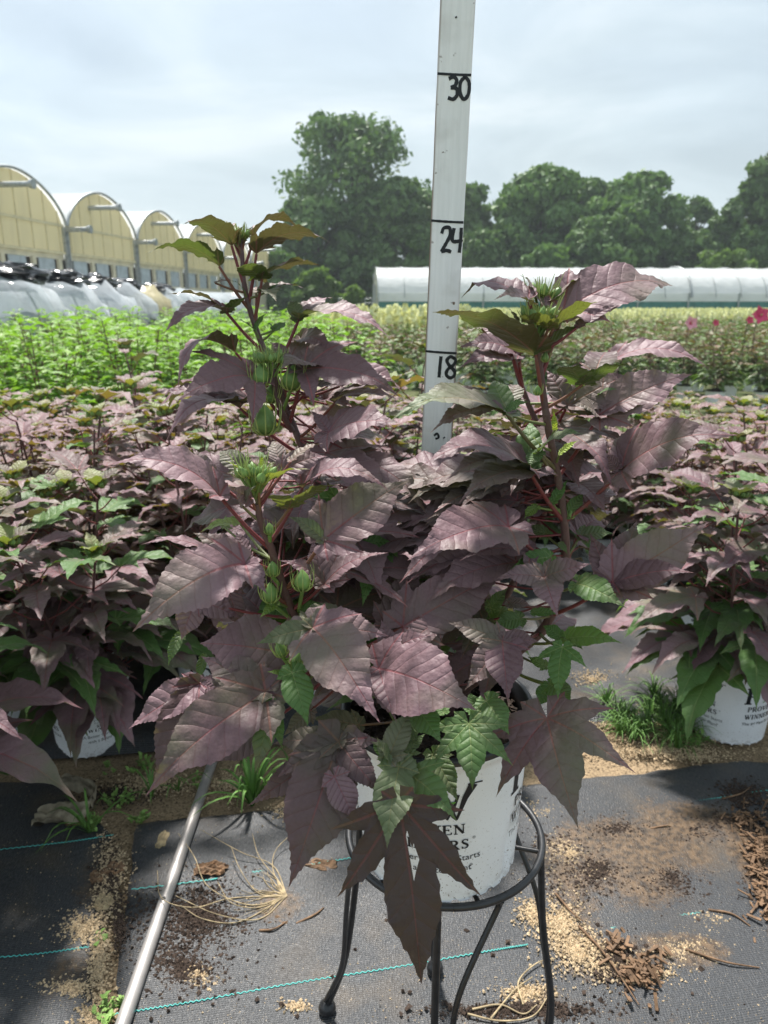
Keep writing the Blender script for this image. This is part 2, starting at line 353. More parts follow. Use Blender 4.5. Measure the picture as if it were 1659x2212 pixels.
# ------------------------------------------------------------------ lettering
def ser(ch):
    t, n = .19, .085; S = []
    def st(x0, y0, x1, y1, w, w1=None): S.append([(x0, y0, w), (x1, y1, w if w1 is None else w1)])
    def sf(x, y, w=.3): S.append([(x - w / 2, y, n), (x + w / 2, y, n)])
    def bowl(x, y0, y1, rx):
        pl = []
        for i in range(13):
            a = -math.pi / 2 + math.pi * i / 12; pl.append((x + rx * math.cos(a), (y0 + y1) / 2 + (y1 - y0) / 2 * math.sin(a), n + (t - n) * max(0, math.cos(a))))
        S.append(pl)
    if ch in 'PR':
        st(.16, .03, .16, .97, t); sf(.16, .028, .34); sf(.12, .972, .24); bowl(.3, .48, .97, .27); st(.16, .97, .3, .97, n); st(.16, .48, .3, .48, n); adv = .66
        if ch == 'R': st(.33, .48, .66, .03, t); sf(.68, .028, .2); adv = .8
    elif ch == 'O':
        pl = []
        for i in range(29):
            a = 2 * math.pi * i / 28; pl.append((.4 + .33 * math.cos(a), .5 + .47 * math.sin(a), n + (t - n) * abs(math.cos(a))))
        S.append(pl); adv = .82
    elif ch == 'V': st(.14, .97, .40, .03, t); st(.66, .97, .40, .03, n); sf(.14, .972, .3); sf(.68, .972, .26); adv = .78
    elif ch == 'W':
        st(.13, .97, .36, .03, t); st(.56, .9, .36, .03, n); st(.50, .97, .74, .03, t); st(.98, .97, .74, .03, n); sf(.13, .972, .28); sf(.5, .972, .26); sf(1.0, .972, .24); adv = 1.1
    elif ch == 'E': st(.16, .03, .16, .97, t); sf(.12, .972, .2); sf(.12, .028, .2); st(.16, .97, .6, .97, n); st(.16, .5, .46, .5, n); st(.16, .03, .6, .03, n); st(.6, .97, .6, .77, n); st(.62, .03, .64, .25, n); st(.46, .6, .46, .4, n); adv = .72
    elif ch == 'N': st(.14, .03, .14, .97, n); st(.14, .97, .68, .03, t); st(.68, .97, .68, .03, n); sf(.14, .028, .26); sf(.1, .972, .2); sf(.68, .972, .26); adv = .84
    elif ch == 'I': st(.16, .03, .16, .97, t); sf(.16, .972, .3); sf(.16, .028, .3); adv = .38
    elif ch == 'S':
        pl = [(.5, .80, n), (.42, .93, n), (.27, .97, n), (.13, .88, n * 1.6), (.11, .74, t * .8), (.2, .6, t), (.35, .5, t), (.47, .38, t), (.51, .24, t * .8), (.43, .09, n * 1.6), (.28, .03, n), (.15, .08, n), (.08, .22, n)]
        S.append(pl); st(.5, .97, .5, .76, n * .8); st(.08, .02, .08, .26, n * .8); adv = .62
    elif ch == ' ': adv = .35
    else: adv = .5
    return S, adv
def stroke_polys(pl):
    P = np.array([(a, b) for a, b, _ in pl], float); Wd = np.array([w for _, _, w in pl]) / 2.
    T = np.gradient(P, axis=0); T /= np.linalg.norm(T, axis=1)[:, None] + 1e-9; N_ = np.stack([-T[:, 1], T[:, 0]], 1)
    L_ = P + N_ * Wd[:, None]; Rr = P - N_ * Wd[:, None]; V = np.concatenate([L_, Rr]); n = len(P)
    return V, [(i + n, i + 1 + n, i + 1, i) for i in range(n - 1)]
def serif_text(txt, h, sx=1.0):
    out = []; x = 0
    for ch in txt:
        S, adv = ser(ch)
        for pl in S:
            V, F = stroke_polys(pl); out.append(((V + [x, 0]) * [h * sx, h], F))
        x += adv + .08
    w = x * h * sx
    return [(V - [w / 2, 0], F) for V, F in out]
def sans_text(txt, h, bold=.0):
    cu = bpy.data.curves.new('t', 'FONT'); cu.body = txt; cu.size = h * 1.38; cu.align_x = 'CENTER'; cu.resolution_u = 3; cu.offset = bold
    ob = bpy.data.objects.new('t', cu); COL.objects.link(ob); dg = bpy.context.evaluated_depsgraph_get(); me = bpy.data.meshes.new_from_object(ob.evaluated_get(dg))
    V = np.array([v.co[:2] for v in me.vertices]); F = [tuple(p.vertices) for p in me.polygons]
    bpy.data.objects.remove(ob); bpy.data.curves.remove(cu); bpy.data.meshes.remove(me)
    return [(V, F)]
def emit_text(mb, items, fn, x0, y0, lift0=0., rev=False):
    lift = lift0
    for V, F in items:
        lift += .00001
        W3 = [fn(x0 + a, y0 + b, lift) for a, b in V]
        for k in set(len(f) for f in F):
            mb.add(W3, [f for f in F if len(f) == k])
# ------------------------------------------------------------------ the nursery pot
PH, PRB, PRT = .228, .105, .122
def pot_r(z): return PRB + (PRT - PRB) * z / PH
def pot_fn(ang, dent=0):
    def fn(x, y, lift):
        r = pot_r(y) + .0007 + lift; a = ang + x / r
        return (r * math.sin(a), -r * math.cos(a), y)
    return fn
def build_pot(parent, seg=72, hero=False, letters=True, sticker=None, flat=False):
    mb = MB()
    nn = 26
    def md(i, a, r, z):
        if i <= 1:
            q = abs(math.sin(a * nn / 2)); 
            if i == 0: return r, .0 + (.007 if q > .8 else 0)
            return r - (.0025 if q > .8 else 0), z
        if hero and z > .01 and z < .12:
            d = math.exp(-((a - 1.02) / .13) ** 2) * math.exp(-((z - .045) / .035) ** 2); r = r - .013 * d
        return r, z
    prof = [(PRB, 0), (PRB + .0005, .012), (pot_r(.03), .03), (pot_r(.06), .06), (pot_r(.09), .09), (pot_r(.13), .13), (pot_r(.17), .17), (pot_r(.2), .2), (PRT - .001, .208), (PRT + .004, .211), (PRT + .0045, .219)]
    lathe(mb, prof, seg, mod=md)
    lathe(mb, [(.001, .006), (PRB - .003, .006), (PRB, .004)], seg)
    pot = mb.build('pot', MAT['pot'], parent)
    rb = MB(); lathe(rb, [(PRT + .0048, .218), (PRT + .0055, .224), (PRT + .003, .2275), (PRT - .002, .226), (PRT - .004, .2), (PRT - .007, .18)], seg)
    rb.build('rim', MAT['rimblack'], pot)
    if letters:
        for k, (ang, line) in enumerate(((R(-9), ('A Better Garden Starts', 'with a Better Plant')), (R(77), ('The #1 Plant Brand', '')), (R(163), ('A Better Garden Starts', 'with a Better Plant')), (R(254), ('The #1 Plant Brand', '')))):
            lb = MB(); fn = pot_fn(ang)
            items = serif_text('P', .05, 1.15); emit_text(lb, items, fn, -.036, .137)
            # the open W: one thick and one thin swash
            sw = [[(0, .05, .004), (.006, .051, .005), (.016, .046, .0085), (.024, .028, .009), (.031, .004, .006), (.034, -.002, .003)], [(.034, -.002, .0025), (.043, .03, .0075), (.052, .049, .0115)], [(.046, .0495, .002), (.062, .0495, .002)], [(.024, -.001, .003), (.032, .02, .004), (.036, .036, .004)]]
            emit_text(lb, [stroke_polys([(u_ * 1.2, v_, w_) for u_, v_, w_ in q]) for q in sw], fn, -.008, .137, .0002)
            emit_text(lb, serif_text('PROVEN', .0148, 1.2), fn, 0, .1125); emit_text(lb, serif_text('WINNERS', .0148, 1.15), fn, 0, .088)
            emit_text(lb, sans_text('\u00ae', .0042), fn, .055, .1005)
            emit_text(lb, sans_text(line[0], .0098), fn, 0, .0685)
            if line[1]: emit_text(lb, sans_text(line[1], .0098), fn, 0, .0515); emit_text(lb, sans_text('\u00ae', .004), fn, .051, .0575)
            lb.build('lettering', MAT['ink'], pot, smooth=False)
        for ang in (R(-9), R(77), R(163), R(254)):                  # green swash leaf of the logo
            gb = MB(); V, F = stroke_polys([(.0, .0, .001), (.008, .006, .006), (.018, .015, .009), (.028, .022, .006), (.036, .025, .001)]); emit_text(gb, [(V, F)], pot_fn(ang), -.004, .138, .0006)
            gb.build('logo_leaf', MAT['logo'], pot, smooth=False)
    if sticker:
        sb = MB(); fn = pot_fn(sticker[0]); wv = .028; hh = .031; V = []; n = 9
        for i in range(n):
            for j in range(2): V.append(fn(-wv + 2 * wv * i / (n - 1), .098 + j * 2 * hh, .0012))
        sb.add(V, [(2 * i, 2 * i + 2, 2 * i + 3, 2 * i + 1) for i in range(n - 1)]); lab = sb.build('price_label', MAT['paper'], pot, smooth=False)
        tb = MB(); emit_text(tb, sans_text('$34.', .0085, .0002), fn, .012, .103, .0016)
        for q in range(7): emit_text(tb, [(np.array([(0, 0), (.02 + .006 * ((q * 7) % 3), 0), (.02 + .006 * ((q * 7) % 3), .0011), (0, .0011)]), [(0, 1, 2, 3)])], fn, -.005, .116 + q * .0036, .0016)
        if sticker[1]: emit_text(tb, sans_text('ARA', .012, .0001), fn, .0, .144, .0016)
        tb.build('print', MAT['ink'], lab, smooth=False)
        cb = MB()
        if not sticker[1]: emit_text(cb, [(np.array([(0, 0)] + [(.011 * math.cos(i * .6283) * (1 + .12 * math.cos(i * 3.14)), .011 * math.sin(i * .6283)) for i in range(10)]), [(0, i + 1, (i + 1) % 10 + 1) for i in range(10)])], fn, -.013, .145, .0017); cb.build('flower_picture', MAT['petal'], lab, smooth=False)
        else: emit_text(cb, [(np.array([(-.003, 0), (.003, 0), (.003, .012), (-.003, .012)]), [(0, 1, 2, 3)])], fn, -.024, .142, .0017); cb.build('colour_bar', MAT['bronze_ink'], lab, smooth=False)
    sm = MB(); rs = random.Random(4); n = 28; V = [(0, 0, .2)]; F = []
    for k, q in enumerate((.3, .55, .8, 1)):
        for j in range(n):
            a = j * 2 * math.pi / n; V.append((q * .113 * math.sin(a), -q * .113 * math.cos(a), .2 + rs.uniform(-.004, .005) - (.006 if q == 1 else 0)))
    for j in range(n): F.append((0, 1 + j, 1 + (j + 1) % n))
    sm.add(V, F)
    sm.f.append(np.array([(1 + k * n + j, 1 + (k + 1) * n + j, 1 + (k + 1) * n + (j + 1) % n, 1 + k * n + (j + 1) % n) for k in range(3) for j in range(n)])); sm.uv.append(np.zeros((3 * n, 4, 2))); sm.mi.append(np.zeros(3 * n))
    if hero:
        for q in range(420):
            a = rs.uniform(0, 6.28); r = .11 * math.sqrt(rs.random()); c = (r * math.sin(a), -r * math.cos(a), .2 + rs.uniform(0, .008)); ax = nrm((rs.uniform(-1, 1), rs.uniform(-1, 1), rs.uniform(-.4, .4))); u = nrm(np.cross(ax, (0, 0, 1))); w = np.cross(ax, u)
            box(sm, c, (rs.uniform(.004, .015), rs.uniform(.002, .006), .0016), ax=[ax, u, w])
    sm.build('soil', MAT['soil'], pot, smooth=False)
    return pot
MAT['logo'] = simple('logo_green', (.13, .32, .06), .45)
MAT['paper'] = simple('label_paper', (.72, .73, .74), .6, .05)
MAT['bronze_ink'] = simple('label_print_dark', (.11, .08, .09), .6)
MAT['petal'] = simple('pink_petal', (.75, .33, .40), .6, .3, 60)
MAT['petal_red'] = simple('rose_petal', (.62, .06, .16), .6, .3, 60)
# ------------------------------------------------------------------ ground
RNG = random.Random(7)
def fabric_mat():
    m = M('woven_weed_fabric', .5, .45); o = m.obj()
    mp = m.n('ShaderNodeMapping', ins={0: o, 'Rotation': (0, 0, R(-9)), 'Scale': (330, 90, 1)}).outputs[0]
    wv = m.noise(1.0, 2, mp); big = m.noise(1.6, 4, o); sm = m.noise(9, 5, o)
    mp2 = m.n('ShaderNodeMapping', ins={0: o, 'Rotation': (0, 0, R(-9))}).outputs[0]
    w2 = m.n('ShaderNodeTexWave', wave_type='BANDS', bands_direction='Y', ins={'Vector': mp2, 'Scale': 75, 'Distortion': .3}).outputs[0]
    c = m.mix(m.rng(wv, .3, .7), (.008, .0085, .010, 1), (.050, .053, .058, 1))
    c = m.mix(m.math('MULTIPLY', w2, .55), c, (.105, .108, .116, 1))
    dust = m.math('MULTIPLY', m.rng(sm, .48, .72), m.rng(big, .42, .62))
    c = m.mix(m.math('MULTIPLY', dust, .5), c, (.16, .115, .07, 1))
    acc = None; sx = m.n('ShaderNodeSeparateXYZ', ins={0: o}); brk = m.math('ADD', m.math('MULTIPLY', m.noise(3.2, 10, o, .78), .8), m.math('MULTIPLY', m.noise(170, 2, o, .7), .2))
    for (px, py, rx, ry, k) in ((1350, 1850, 190, 95, .9), (1480, 1790, 140, 60, .7), (1480, 2060, 130, 40, .8), (1250, 2060, 80, 70, .6), (1640, 1880, 60, 120, .9), (600, 1960, 60, 35, .7), (470, 1900, 80, 40, .5), (420, 2110, 90, 40, .35), (1230, 1900, 60, 110, .7), (150, 2110, 90, 60, .4), (230, 1900, 60, 90, .5), (1150, 2160, 90, 40, .5)):
        p0 = G(px, py); p1 = G(px + rx, py); p2 = G(px, py - ry); ax_, ay_ = abs(p1[0] - p0[0]), abs(p2[1] - p0[1])
        q = m.math('ADD', m.math('POWER', m.math('DIVIDE', m.math('SUBTRACT', sx.outputs[0], float(p0[0])), float(ax_)), 2.), m.math('POWER', m.math('DIVIDE', m.math('SUBTRACT', sx.outputs[1], float(p0[1])), float(ay_)), 2.))
        t = m.math('MULTIPLY', m.rng(q, 0., 1.6, 1., 0.), k); acc = t if acc is None else m.math('MAXIMUM', acc, t)
    st_ = m.rng(m.math('ADD', acc, m.math('MULTIPLY', m.math('SUBTRACT', brk, .5), 3.2)), .3, .7)
    c = m.mix(m.math('MULTIPLY', st_, .85), c, m.mix(m.rng(m.noise(70, 4, o), .35, .65), (.040, .027, .018, 1), (.165, .105, .058, 1)))
    fl = m.noise(420, 1, o); c = m.mix(m.rng(fl, .72, .76), c, (.42, .34, .24, 1))
    m.col(c); m.l(m.rng(wv, .3, .7, .52, .28), m.b.inputs['Roughness'])
    m.bump(m.math('ADD', wv, m.math('MULTIPLY', w2, .5)), .0012); return m.m
MAT['fabric'] = fabric_mat()
def dirt_mat():
    m = M('gritty_soil', .92, .2); o = m.obj(); a = m.noise(3, 5, o); b = m.noise(90, 4, o); v = m.n('ShaderNodeTexVoronoi', ins={'Vector': o, 'Scale': 240}).outputs['Color']
    c = m.mix(m.rng(a, .35, .65), (.10, .065, .035, 1), (.33, .24, .14, 1)); c = m.mix(m.rng(b, .4, .7), c, (.04, .028, .018, 1)); c = m.mix(.35, c, v)
    hs = m.n('ShaderNodeHueSaturation', ins={'Saturation': .0, 'Value': .9, 4: v}).outputs[0]
    c = m.mix(.45, m.mix(m.rng(b, .4, .7), m.mix(m.rng(a, .35, .65), (.055, .04, .028, 1), (.19, .14, .09, 1)), (.05, .035, .02, 1)), m.n('ShaderNodeMix', data_type='RGBA', blend_type='MULTIPLY', ins={0: 1., 6: hs, 7: (.75, .55, .34, 1)}).outputs[2])
    m.col(c); m.bump(b, .004); return m.m
MAT['dirt'] = dirt_mat()
def field_mat():
    m = M('far_ground', .95, .1); o = m.obj(); a = m.noise(.35, 5, o); b = m.noise(6, 4, o)
    m.col(m.mix(m.rng(b, .4, .6), m.mix(m.rng(a, .4, .6), (.07, .11, .03, 1), (.11, .11, .06, 1)), (.04, .06, .02, 1))); return m.m
MAT['field'] = field_mat()
MAT['sand'] = simple('pale_grit', (.46, .35, .22), .8, .6, 300)
MAT['crumb'] = simple('dark_soil_crumb', (.05, .033, .024), .9, .6, 200)
MAT['deadleaf'] = simple('dead_leaf', (.17, .10, .055), .75, .5, 60, bump=.002)
MAT['root'] = simple('dry_root', (.36, .28, .165), .8, .45, 60)
MAT['cyan'] = simple('turquoise_thread', (.09, .47, .43), .6, .2, 200)
MAT['weed'] = simple('weed_green', (.10, .21, .04), .6, .35, 25)
MAT['weedpale'] = simple('weed_pale_green', (.22, .36, .09), .6, .35, 25)
def sheet(name, corner, nx, ny, z0, mat, wr=.004, parent=None, kind='structure', th=.004):
    """corner(u, v) -> ground point; a thin cloth sheet with wrinkles and a turned-down edge"""
    V = []
    for j in range(ny + 1):
        for i in range(nx + 1):
            u, v = i / nx, j / ny; x, y = corner(u, v)
            z = z0 + wr * mn.noise(Vector((x * 2.2, y * 3.2, 1.3))) + wr * .6 * mn.noise(Vector((x * 7, y * 9, 4)))
            z = max(z0 * .4, z + wr * .6)
            if min(i, j, nx - i, ny - j) == 0: z = .0005
            V.append((x, y, z))
    mb = MB(); mb.add(V, [(j * (nx + 1) + i, j * (nx + 1) + i + 1, (j + 1) * (nx + 1) + i + 1, (j + 1) * (nx + 1) + i) for j in range(ny) for i in range(nx)])
    return tag(mb.build(name, mat, parent), kind=kind)
def plane(name, x0, x1, y0, y1, z, mat, kind='structure'):
    mb = MB(); mb.add([(x0, y0, z), (x1, y0, z), (x1, y1, z), (x0, y1, z)], [(0, 1, 2, 3)]); return tag(mb.build(name, mat), kind=kind)
plane('ground', -170, 170, -12, 190, -.05, MAT['field'])
def bumpy(name, x0, x1, y0, y1, z, mat, n=(100, 60), amp=.006):
    V = []
    for j in range(n[1] + 1):
        for i in range(n[0] + 1):
            x = x0 + (x1 - x0) * i / n[0]; y = y0 + (y1 - y0) * j / n[1]; V.append((x, y, z + amp * mn.noise(Vector((x * 4, y * 4, 0)))))
    w = n[0] + 1; mb = MB(); mb.add(V, [(j * w + i, j * w + i + 1, (j + 1) * w + i + 1, (j + 1) * w + i) for j in range(n[1]) for i in range(n[0])])
    return tag(mb.build(name, mat), kind='structure')
bumpy('soil_ground', -9, 9, -.6, 6.8, -.012, MAT['dirt'], (150, 110))
ed = [G(*p) for p in ((300, 1775), (290, 1800), (281, 1900), (262, 2040), (250, 2120), (262, 2212), (270, 2600))]   # free edge of the near right sheet
edY = [p[1] for p in ed]; edX = [p[0] for p in ed]
def edge_x(y): return float(np.interp(-y, [-v for v in edY], edX)) + .006 * mn.noise(Vector((0, y * 18, 0)))
tA, tB = G(290, 1778), G(1659, 1642)
def top_y(x): return tA[1] + (tB[1] - tA[1]) * (x - tA[0]) / (tB[0] - tA[0]) + .03 * mn.noise(Vector((x * 4, 0, 3))) + .012 * mn.noise(Vector((x * 17, 0, 3)))
def cA(u, v):
    xx = edX[0] + (2.6 - edX[0]) * u; yt = top_y(xx); y = .15 + (yt - .15) * v
    return edge_x(y) * (1 - u) + 2.6 * u, y
sheet('weed_mat', cA, 130, 90, .004, MAT['fabric'], .006)
lA, lB = G(-200, 1700), G(150, 1690)
def cB(u, v):
    y = .15 + (G(100, 1690)[1] - .15) * v; xr = float(np.interp(y, [G(250, 2212)[1], G(195, 2060)[1], G(185, 1960)[1], G(150, 1800)[1], G(130, 1700)[1]], [G(215, 2212)[0], G(205, 2060)[0], G(228, 1960)[0], G(236, 1800)[0], G(130, 1700)[0]]))
    return -2.6 + (xr + .035 * mn.noise(Vector((1, y * 9, 0))) + .02 * mn.noise(Vector((1, y * 31, 0))) + 2.6) * u, y
sheet('weed_mat', cB, 80, 70, .004, MAT['fabric'], .006)
def cC(u, v):
    x = -4.5 + 9 * u; y0 = 1.86 + .10 * x + .03 * mn.noise(Vector((x * 3, 0, 9))); return x, y0 + (6.4 - y0) * v
sheet('weed_mat', cC, 200, 160, .006, MAT['fabric'], .034)
def thread(pts, mat='cyan'):
    P = []; g = [G(*p, .008) for p in pts]; g = spline(g, 160)
    d = nrm(g[-1] - g[0]); s = np.array([-d[1], d[0], 0]); L = np.linalg.norm(g[-1] - g[0]); n = int(L / .0018)
    g = spline(g, n)
    for i, q in enumerate(g): P.append(q + s * .0016 * math.sin(i * 1.25))
    mb = MB(); tube(mb, P, .0011, 3, cap=False); return tag(mb.build('fabric_thread', MAT[mat]), kind='structure')
for pl in (((-60, 1841), (80, 1826), (170, 1815), (245, 1803)), ((-60, 2072), (80, 2060), (192, 2045)), ((284, 1921), (440, 1902), (470, 1897)), ((545, 1884), (650, 1871), (770, 1851), (900, 1830)),
           ((240, 2192), (420, 2163), (640, 2123), (850, 2090), (1050, 2055), (1140, 2040)), ((1305, 1762), (1450, 1738), (1560, 1722), (1760, 1690)), ((1320, 2005), (1420, 1985), (1570, 1962), (1760, 1930))): thread(pl)
# ---- grit, crumbs and litter in real patches on the cloth
def blob(P, n, rnd, spread):                                        # P = list of (x, y, rx, ry) in the photograph's display pixels, taken to the ground
    out = []
    for _ in range(n):
        cx, cy, rx, ry = rnd.choices(P, weights=[q[2] * q[3] for q in P])[0]
        a = rnd.uniform(0, 6.28); r = abs(rnd.gauss(0, .5))
        out.append(G(cx + rx * r * math.cos(a) * spread, cy + ry * r * math.sin(a) * spread))
    return out
def grains(name, pts, s0, s1, mat, rnd, label, cat, z=.007):
    mb = MB(); base = np.array([[1, 0, 0], [-1, 0, 0], [0, 1, 0], [0, -1, 0], [0, 0, 1], [0, 0, -1]], float); F = [(0, 2, 4), (2, 1, 4), (1, 3, 4), (3, 0, 4), (2, 0, 5), (1, 2, 5), (3, 1, 5), (0, 3, 5)]
    VV = []; FF = []
    for k, p in enumerate(pts):
        s = s0 * (s1 / s0) ** (rnd.random() ** 1.7); a = rnd.uniform(0, 3.14); ca, sa = math.cos(a), math.sin(a)
        b = base * np.array([s * rnd.uniform(.7, 1.3), s * rnd.uniform(.6, 1.1), s * rnd.uniform(.5, .9)]); b = b + np.random.RandomState(k).randn(6, 3) * s * .18
        VV.append(b @ np.array([[ca, sa, 0], [-sa, ca, 0], [0, 0, 1]]) + p + [0, 0, z + s * .3]); FF.append(np.array(F) + 6 * k)
    mb.add(np.concatenate(VV), np.concatenate(FF)); o = mb.build(name, mat, smooth=False)
    return tag(o, label, cat, kind='stuff')
rs = random.Random(3)
sandP = [(1400, 1625, 220, 22), (1420, 1570, 150, 50), (230, 1900, 26, 110), (215, 2080, 30, 120), (250, 1880, 35, 60), (230, 1950, 30, 40), (180, 2010, 50, 40), (150, 2140, 60, 22), (205, 2200, 45, 40), (430, 2110, 40, 30), (330, 1700, 110, 26), (500, 1700, 90, 40), (560, 1960, 60, 20), (600, 1930, 50, 22), (1210, 2000, 55, 60), (1250, 2060, 70, 55), (1320, 2090, 60, 40),
         (1480, 2050, 90, 35), (1400, 2110, 70, 20), (1150, 1980, 40, 40), (1330, 1560, 100, 40), (1280, 1470, 60, 25), (1230, 1850, 70, 60), (1500, 1640, 100, 14), (640, 2180, 35, 14), (1140, 2150, 70, 25), (1180, 1760, 50, 30), (640, 1760, 60, 30), (1550, 1990, 60, 20)]
grains('grit', blob(sandP, 30000, rs, 1.1), .0012, .0042, MAT['sand'], rs, 'pale tan grit strewn in patches over the black cloth', 'grit')
crP = [(1330, 1800, 150, 60), (1500, 1800, 120, 50), (1300, 1880, 140, 60), (1450, 1900, 120, 60), (1640, 1850, 40, 110), (1630, 1960, 50, 60), (1330, 2080, 60, 60), (240, 1900, 30, 90), (260, 2010, 18, 60), (450, 1990, 150, 80), (400, 2090, 100, 60), (1120, 2190, 200, 20), (1600, 1720, 60, 40), (250, 1720, 90, 30)]
grains('soil_crumbs', blob(crP, 34000, rs, 1.1), .0012, .0052, MAT['crumb'], rs, 'dark brown soil crumbs spilled on the black cloth', 'soil')
pel = [G(rs.uniform(300, 1659), rs.uniform(1840, 2300)) for _ in range(60)]
grains('bark_nuggets', pel, .004, .0075, MAT['crumb'], rs, 'dark round bark pieces lying scattered on the cloth', 'bark bits')
scat = [G(rs.uniform(0, 1659), rs.uniform(1700, 2300)) for _ in range(2600)]
grains('fine_litter', scat, .0007, .002, MAT['sand'], rs, 'fine pale specks sprinkled all over the cloth', 'litter')
chips = MB()
for _ in range(520):
    p = blob([(1640, 1850, 45, 120), (1650, 1960, 50, 80), (1380, 2110, 60, 60), (1330, 2050, 30, 40), (1600, 1780, 40, 40)], 1, rs, 1.)[0]; ax = nrm((rs.uniform(-1, 1), rs.uniform(-1, 1), rs.uniform(-.5, .5))); u = nrm(np.cross(ax, (0, 0, 1))); w = np.cross(ax, u)
    box(chips, p + [0, 0, rs.uniform(.008, .022)], (rs.uniform(.008, .03), rs.uniform(.003, .007), .002), ax=[ax, u, w])
tag(chips.build('bark_mulch', MAT['deadleaf'], smooth=False), 'heap of shredded brown bark at the right edge of the cloth', 'bark mulch', kind='stuff')
# brown stains of washed-out soil on the cloth, thin and irregular
def stain(px, py, rx, ry, seed, mat):
    c = G(px, py); rn_ = random.Random(seed); V = [(0, 0, 0)]; n = 48
    e1 = G(px + rx, py) - c; e2 = G(px, py + ry) - c
    for i in range(n):
        a = i * 2 * math.pi / n; r = 1 + .45 * mn.noise(Vector((math.cos(a) * 1.6, math.sin(a) * 1.6, seed))) + .2 * mn.noise(Vector((math.cos(a) * 6, math.sin(a) * 6, seed)))
        q = e1 * r * math.cos(a) + e2 * r * math.sin(a); V.append((q[0], q[1], 0))
    return c, V
def crumple(mb, c, s, rnd, fold=1.):
    n = 13; V = []
    for j in range(n):
        for i in range(n):
            u, v = i / (n - 1) * 2 - 1, j / (n - 1) * 2 - 1
            rr = 1 + .35 * mn.noise(Vector((u * 2, v * 2, rnd.random() * .01 + c[0] * 50)))
            z = .55 * abs(mn.noise(Vector((u * 1.6 + c[0] * 40, v * 1.6, 2)))) * fold + .25 * abs(mn.noise(Vector((u * 4, v * 4 + c[1] * 30, 5))))
            d = max(0, u * u + v * v - 1) * .5
            V.append((c[0] + s[0] * u * rr * (1 - d * .4), c[1] + s[1] * v * rr * (1 - d * .4), c[2] + s[2] * z))
    mb.add(V, [(j * n + i, j * n + i + 1, (j + 1) * n + i + 1, (j + 1) * n + i) for j in range(n - 1) for i in range(n - 1)])
dl = [((455, 1880), (.035, .02, .03), 'curled dry brown leaf just right of the steel conduit'), ((600, 1990), (.03, .018, .02), 'reddish brown dead leaf lying below the bunch of roots'), ((690, 1870), (.04, .016, .02), 'long dark dead leaf near the left leg of the stand'),
      ((245, 1880), (.022, .018, .03), 'crumpled brown leaf at the seam, upper of three'), ((215, 1895), (.02, .02, .022), 'dark crumpled leaf left of the seam between the cloths'), ((225, 1950), (.018, .022, .022), 'brown leaf in the pale grit by the seam'),
      ((350, 1815), (.012, .03, .01), 'pale yellow dead leaf lying by the upper corner of the cloth'), ((165, 1775), (.025, .018, .025), 'brown crumpled leaf at the end of the grey rag')]
for (px, py), s, lb in dl:
    mb = MB(); g = G(px, py, .006); crumple(mb, g, s, rs); o = mb.build('dead_leaf', MAT['root'] if 'pale' in lb else MAT['deadleaf'], smooth=False, origin=g); tag(o, lb, 'dead leaf', 'dead leaves on the cloth')
# grey rag
rag = MB(); P = spline([G(75, 1770, .02), G(130, 1755, .03), (G(185, 1745, .035)), G(205, 1715, .03), G(170, 1690, .03), G(130, 1690, .02)], 40); n_ = 8; V = []
for i, p in enumerate(P):
    wd = .028 * (1 - .6 * abs(i / 39 - .25))
    for j in range(n_): V.append(p + np.array([0, 1, .3]) * wd * (j / (n_ - 1) - .5) * 1.6 + np.array([0, 0, .014 * math.sin(j * 1.9 + i * .35) + .01 * mn.noise(Vector((i * .4, j, 0)))]))
rag.add(V, [(i * n_ + j, i * n_ + j + 1, (i + 1) * n_ + j + 1, (i + 1) * n_ + j) for i in range(39) for j in range(n_ - 1)])
MAT['rag'] = simple('weathered_cloth', (.33, .28, .2), .9, .35, 50, bump=.003)
tag(rag.build('torn_rag', MAT['rag']), 'twisted grey brown strip of torn cloth below the left pot', 'rag')
# bunch of dry roots
rb = MB(); hub = G(620, 1935, .012)
for k in range(16):
    a_ = rs.uniform(2.2, 4.2); P = [hub]
    for q in range(5): P.append(P[-1] + np.array([math.cos(a_ + rs.uniform(-.6, .6)), -math.sin(a_ + rs.uniform(-.6, .6)) * .8, 0]) * rs.uniform(.015, .03) * [1, -1 if k % 2 else 1, 1]); 
    tube(rb, spline(P, 16), np.linspace(.0014, .0004, 16), 4)
for k, pts in enumerate((((560, 1985), (470, 1975), (380, 1935)), ((540, 1955), (450, 1915), (420, 1850), (385, 1800)), ((590, 1870), (520, 1840), (430, 1790)), ((560, 1960), (500, 1950), (470, 1905)), ((590, 1880), (600, 1830), (660, 1780)), ((600, 1900), (560, 1850), (545, 1800)), ((520, 1990), (440, 1985), (390, 1955)), ((560, 1930), (520, 1880), (500, 1830)), ((500, 1940), (420, 1960), (350, 1940), (340, 1880)))):
    P = spline([hub] + [G(a, b, .012 + .012 * ((k * 3 + i) % 3)) for i, (a, b) in enumerate(pts)], 22); tube(rb, P, np.linspace(.0016, .0006, 22), 5)
tag(rb.build('dry_roots', MAT['root']), 'bunch of pale dry roots lying on the cloth beside the conduit', 'roots')
rb = MB()
for k, pts in enumerate((((1020, 2180), (1080, 2170), (1130, 2190), (1160, 2170)), ((1130, 2170), (1120, 2120), (1160, 2080), (1200, 2070)), ((1010, 2190), (1080, 2205), (1150, 2195), (1185, 2150)), ((1060, 2200), (1110, 2140), (1150, 2110)))):
    P = spline([G(a, b, .012) for a, b in pts], 22); tube(rb, P, np.linspace(.002, .0009, 22), 5)
tag(rb.build('dry_roots', MAT['root']), 'small coil of dry roots on grit behind the stand legs', 'roots')
